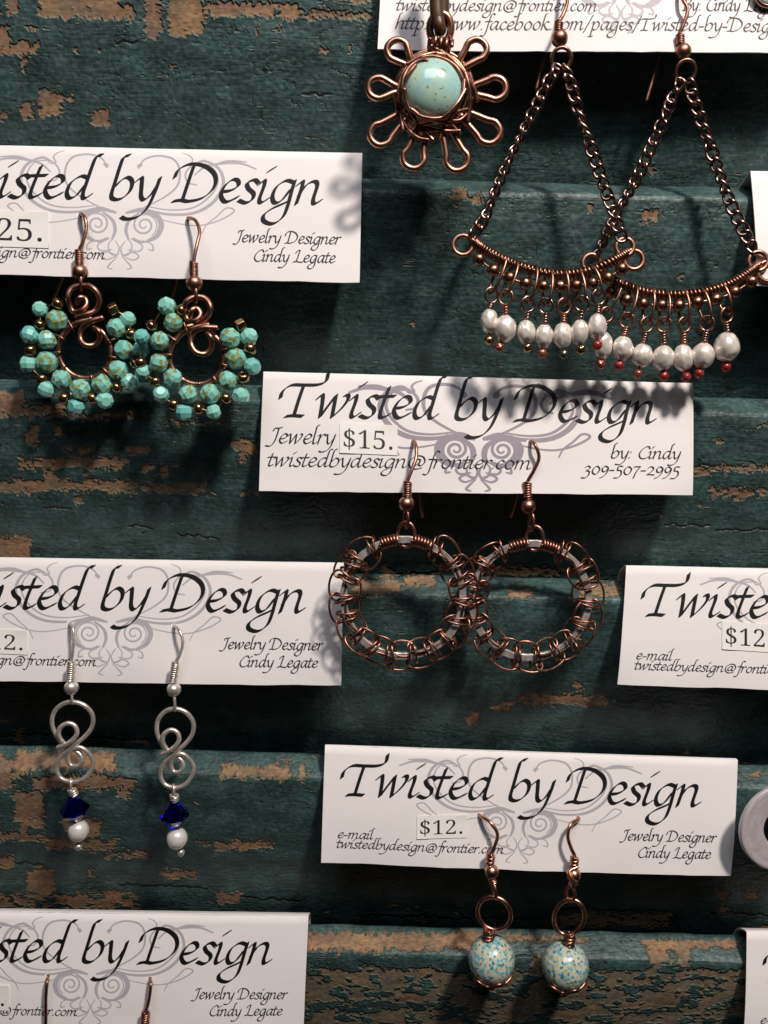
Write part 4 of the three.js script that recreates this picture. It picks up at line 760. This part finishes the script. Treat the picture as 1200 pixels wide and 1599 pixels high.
// ---------------------------------------------------------------- speckled ball earrings
function ballDrop(label, d) {
  const z = 7.4, t = thing('ball_drop_earring', label, 'earring', P(...d.ball, z), 'speckled ceramic ball earrings'), k = mmpx(...d.ball, z);
  const bp = earWire(t, CARD.ball, M.brightCopper, d.hole, d.path, d.coil[0], d.coil[1], d.bead, z, { turns: 3, beadR: 1.55, r: 0.4, tail: [d.hole[0] + 4, d.hole[1] + 70] });
  const wp = P(...d.wrap, z), rc = P(...d.ring, z), bc = P(...d.ball, z), n = P(...d.neck, z);
  part(t, 'wire_wrap', patina(coil(bp.clone().add(V(0, -1.5, 0)), wp, 0.6, 0.3, 3), 0.6), M.brightCopper);
  if (d.spiral) part(t, 'wire_wrap', patina(tube([bp.clone().add(V(0.6, 2.0, 0.4)), bp.clone().add(V(-1.1, 1.3, 1.0)), bp.clone().add(V(-0.7, 0.1, 1.75)), bp.clone().add(V(0.5, -1.2, 1.3)), bp.clone().add(V(0.1, -2.1, 0.3))], 0.36), 0.6), M.brightCopper);
  const rt = rc.clone().add(V(0, d.ry * k, 0));
  part(t, 'wire_eye', patina(tube(ringPts(wp.clone().lerp(rt, 0.6), V(d.eye, 0, 1 - Math.abs(d.eye)).normalize(), rt.clone().sub(wp).normalize(), 1.0, wp.distanceTo(rt) * 0.5 + 0.3, 16), 0.36, true, 8, 30), 0.6), M.brightCopper);
  part(t, 'wire_ring', patina(tube(ringPts(rc, V(1, d.slant, 0.3).normalize(), V(-d.slant, 1, 0.1).normalize(), d.rx * k, d.ry * k, 24), 0.5, true, 9, 60), 0.65), M.brightCopper);
  part(t, 'neck_wrap', patina(coil(n.clone().add(V(0, 1.3, 0.2)), n.clone().add(V(0, -1.5, 0.5)), 0.85, 0.4, 5), 0.5), M.copper);
  part(t, 'neck_wrap', patina(coil(n.clone().add(V(-0.2, -1.2, 0.5)), n.clone().add(V(0.2, 0.9, 0.2)), 1.05, 0.34, 3), 0.4), M.copper);
  put(t, 'speckled_ball', new THREE.SphereGeometry(1, 56, 36), M.speckled, bc, new THREE.Quaternion().setFromEuler(new THREE.Euler(0.2, d.spin, 0.3)), V(36.5 * k, 37 * k, 36.5 * k));
  // scalloped bead cap under the ball
  const R = 37.2 * k, cap = [], ax = V(d.cap, -1, 0.12).normalize(), e1 = V(1, 0, 0).addScaledVector(ax, -ax.x).normalize(), e2 = ax.clone().cross(e1);
  const sph = (pol, az, rr_) => bc.clone().addScaledVector(ax, Math.cos(pol) * rr_).addScaledVector(e1, Math.sin(pol) * Math.cos(az) * rr_).addScaledVector(e2, Math.sin(pol) * Math.sin(az) * rr_);
  const rim = []; for (let i = 0; i < 60; i++) { const az = i / 60 * Math.PI * 2; rim.push(sph(0.78 + 0.16 * Math.cos(az * 5), az, R + 0.25)); }
  part(t, 'bead_cap_rim', patina(tube(rim, 0.33, true, 8, 120), 0.5), M.copper);
  for (let i = 0; i < 5; i++) { const az = (i + 0.5) / 5 * Math.PI * 2; part(t, 'bead_cap_petal', patina(tube([sph(0.12, az, R + 0.5), sph(0.3, az - 0.3, R + 0.32), sph(0.52, az - 0.22, R + 0.25), sph(0.62, az, R + 0.25), sph(0.52, az + 0.22, R + 0.25), sph(0.3, az + 0.3, R + 0.32), sph(0.13, az + 0.1, R + 0.5)], 0.28), 0.5), M.copper); }
  put(t, 'cap_ball', G.ball, M.copper, sph(0, 0, R + 0.75), null, 0.8);
}
ballDrop('speckled cream and blue ball earring below the price, with a plain bead', { hole: [749, 1273], path: [[766, 1284], [777, 1302], [774, 1318]], coil: [[767, 1333], [765, 1351]], bead: [768, 1361], wrap: [771, 1379], ring: [772, 1426], rx: 26, ry: 29, slant: 0, neck: [763, 1461], ball: [768, 1498], eye: 0.2, spin: 0.4, cap: 0.02 });
ballDrop('speckled bluer ball earring with wire spiraling across its bead', { hole: [902, 1277], path: [[891, 1288], [887, 1306], [892, 1324]], coil: [[898, 1338], [896, 1354]], bead: [896, 1366], wrap: [892, 1384], ring: [889, 1432], rx: 22, ry: 31, slant: -0.28, neck: [889, 1465], ball: [883, 1507], eye: 0.55, spin: 2.6, cap: 0.02, spiral: true });

// ---------------------------------------------------------------- hooks on the lowest card, shell ring, grey ring
for (const [label, hole, path, ct, cb, bead, coilTurns] of [
  ['copper ear hook on the lower card, at the edge of the scroll print', [76, 1524], [[74, 1532], [72, 1560], [72, 1590]], [71, 1625], [70, 1650], [70, 1662]],
  ['copper ear hook on the lower card with its coil starting at the frame edge', [235, 1528], [[236, 1536], [234, 1556], [231, 1570]], [228, 1580], [226, 1608], [226, 1620]],
]) {
  const t = thing('ear_hook', label, 'earring', P(...bead, 7), 'copper hooks on the lowest card');
  const bp = earWire(t, CARD.low, M.copper, hole, path, ct, cb, bead, 7, { turns: 8 });
  part(t, 'jump_ring', wire(ringPts(bp.clone().add(V(0, -2.6, 0)), UX, UY, 1.6, 1.8, 16), 0.36, true, 0.6), M.copper);
}
{
  const z = 8, c = P(1223, 1291, z), k = mmpx(1223, 1291, z), t = thing('shell_ring', 'white shell disc with a black round centre beside the ball earring card', 'pendant', c);
  const R = 72 * k, r = 33 * k, pr = [[r, -0.6], [r, 0.3], [r + 0.3, 0.5], [R * 0.7, 0.62], [R * 0.85, 0.5], [R * 0.89, 0.68], [R - 0.35, 0.66], [R, 0.35], [R, -0.35], [R - 0.4, -0.6], [r, -0.6]].map(([x, y]) => new THREE.Vector2(x, y));
  const g = new THREE.LatheGeometry(pr, 72); g.rotateX(Math.PI / 2); g.rotateY(0.12); g.translate(c.x, c.y, c.z);
  part(t, 'shell_disc', g, M.shell);
  const b = new THREE.LatheGeometry([[0, -0.6], [r - 0.06, -0.6], [r - 0.06, 0.1], [r * 0.7, 0.35], [0, 0.5]].map(([x, y]) => new THREE.Vector2(x, y)), 48); b.rotateX(Math.PI / 2); b.rotateY(0.12); b.translate(c.x, c.y, c.z);
  part(t, 'black_center', b, M.onyx);
  part(t, 'jump_ring', wire(ringPts(c.clone().add(V(2.2, R + 1.2, 0)), UZ, UY, 1.8, 2.4, 18), 0.4, true, 0.6), M.copper);
}
{
  const z = 4.4, c = P(1201, -14, z), k = mmpx(1201, -14, z), t = thing('glass_drop', 'pale glass drop in a dark rim at the corner of the top card', 'pendant', c);
  put(t, 'glass', new THREE.SphereGeometry(1, 32, 20), new THREE.MeshPhysicalMaterial({ color: RGB(0.62, 0.7, 0.7), roughness: 0.12, clearcoat: 1 }), c, null, V(20 * k, 21 * k, 0.9));
  part(t, 'rim', wire(ringPts(c, UX, UY, 21 * k, 22 * k, 24), 0.45, true, 0.5), M.gunmetal);
}
scene.traverse((o) => { if (o.isMesh) { o.castShadow = true; o.receiveShadow = true; } });
renderer.render(scene, camera);
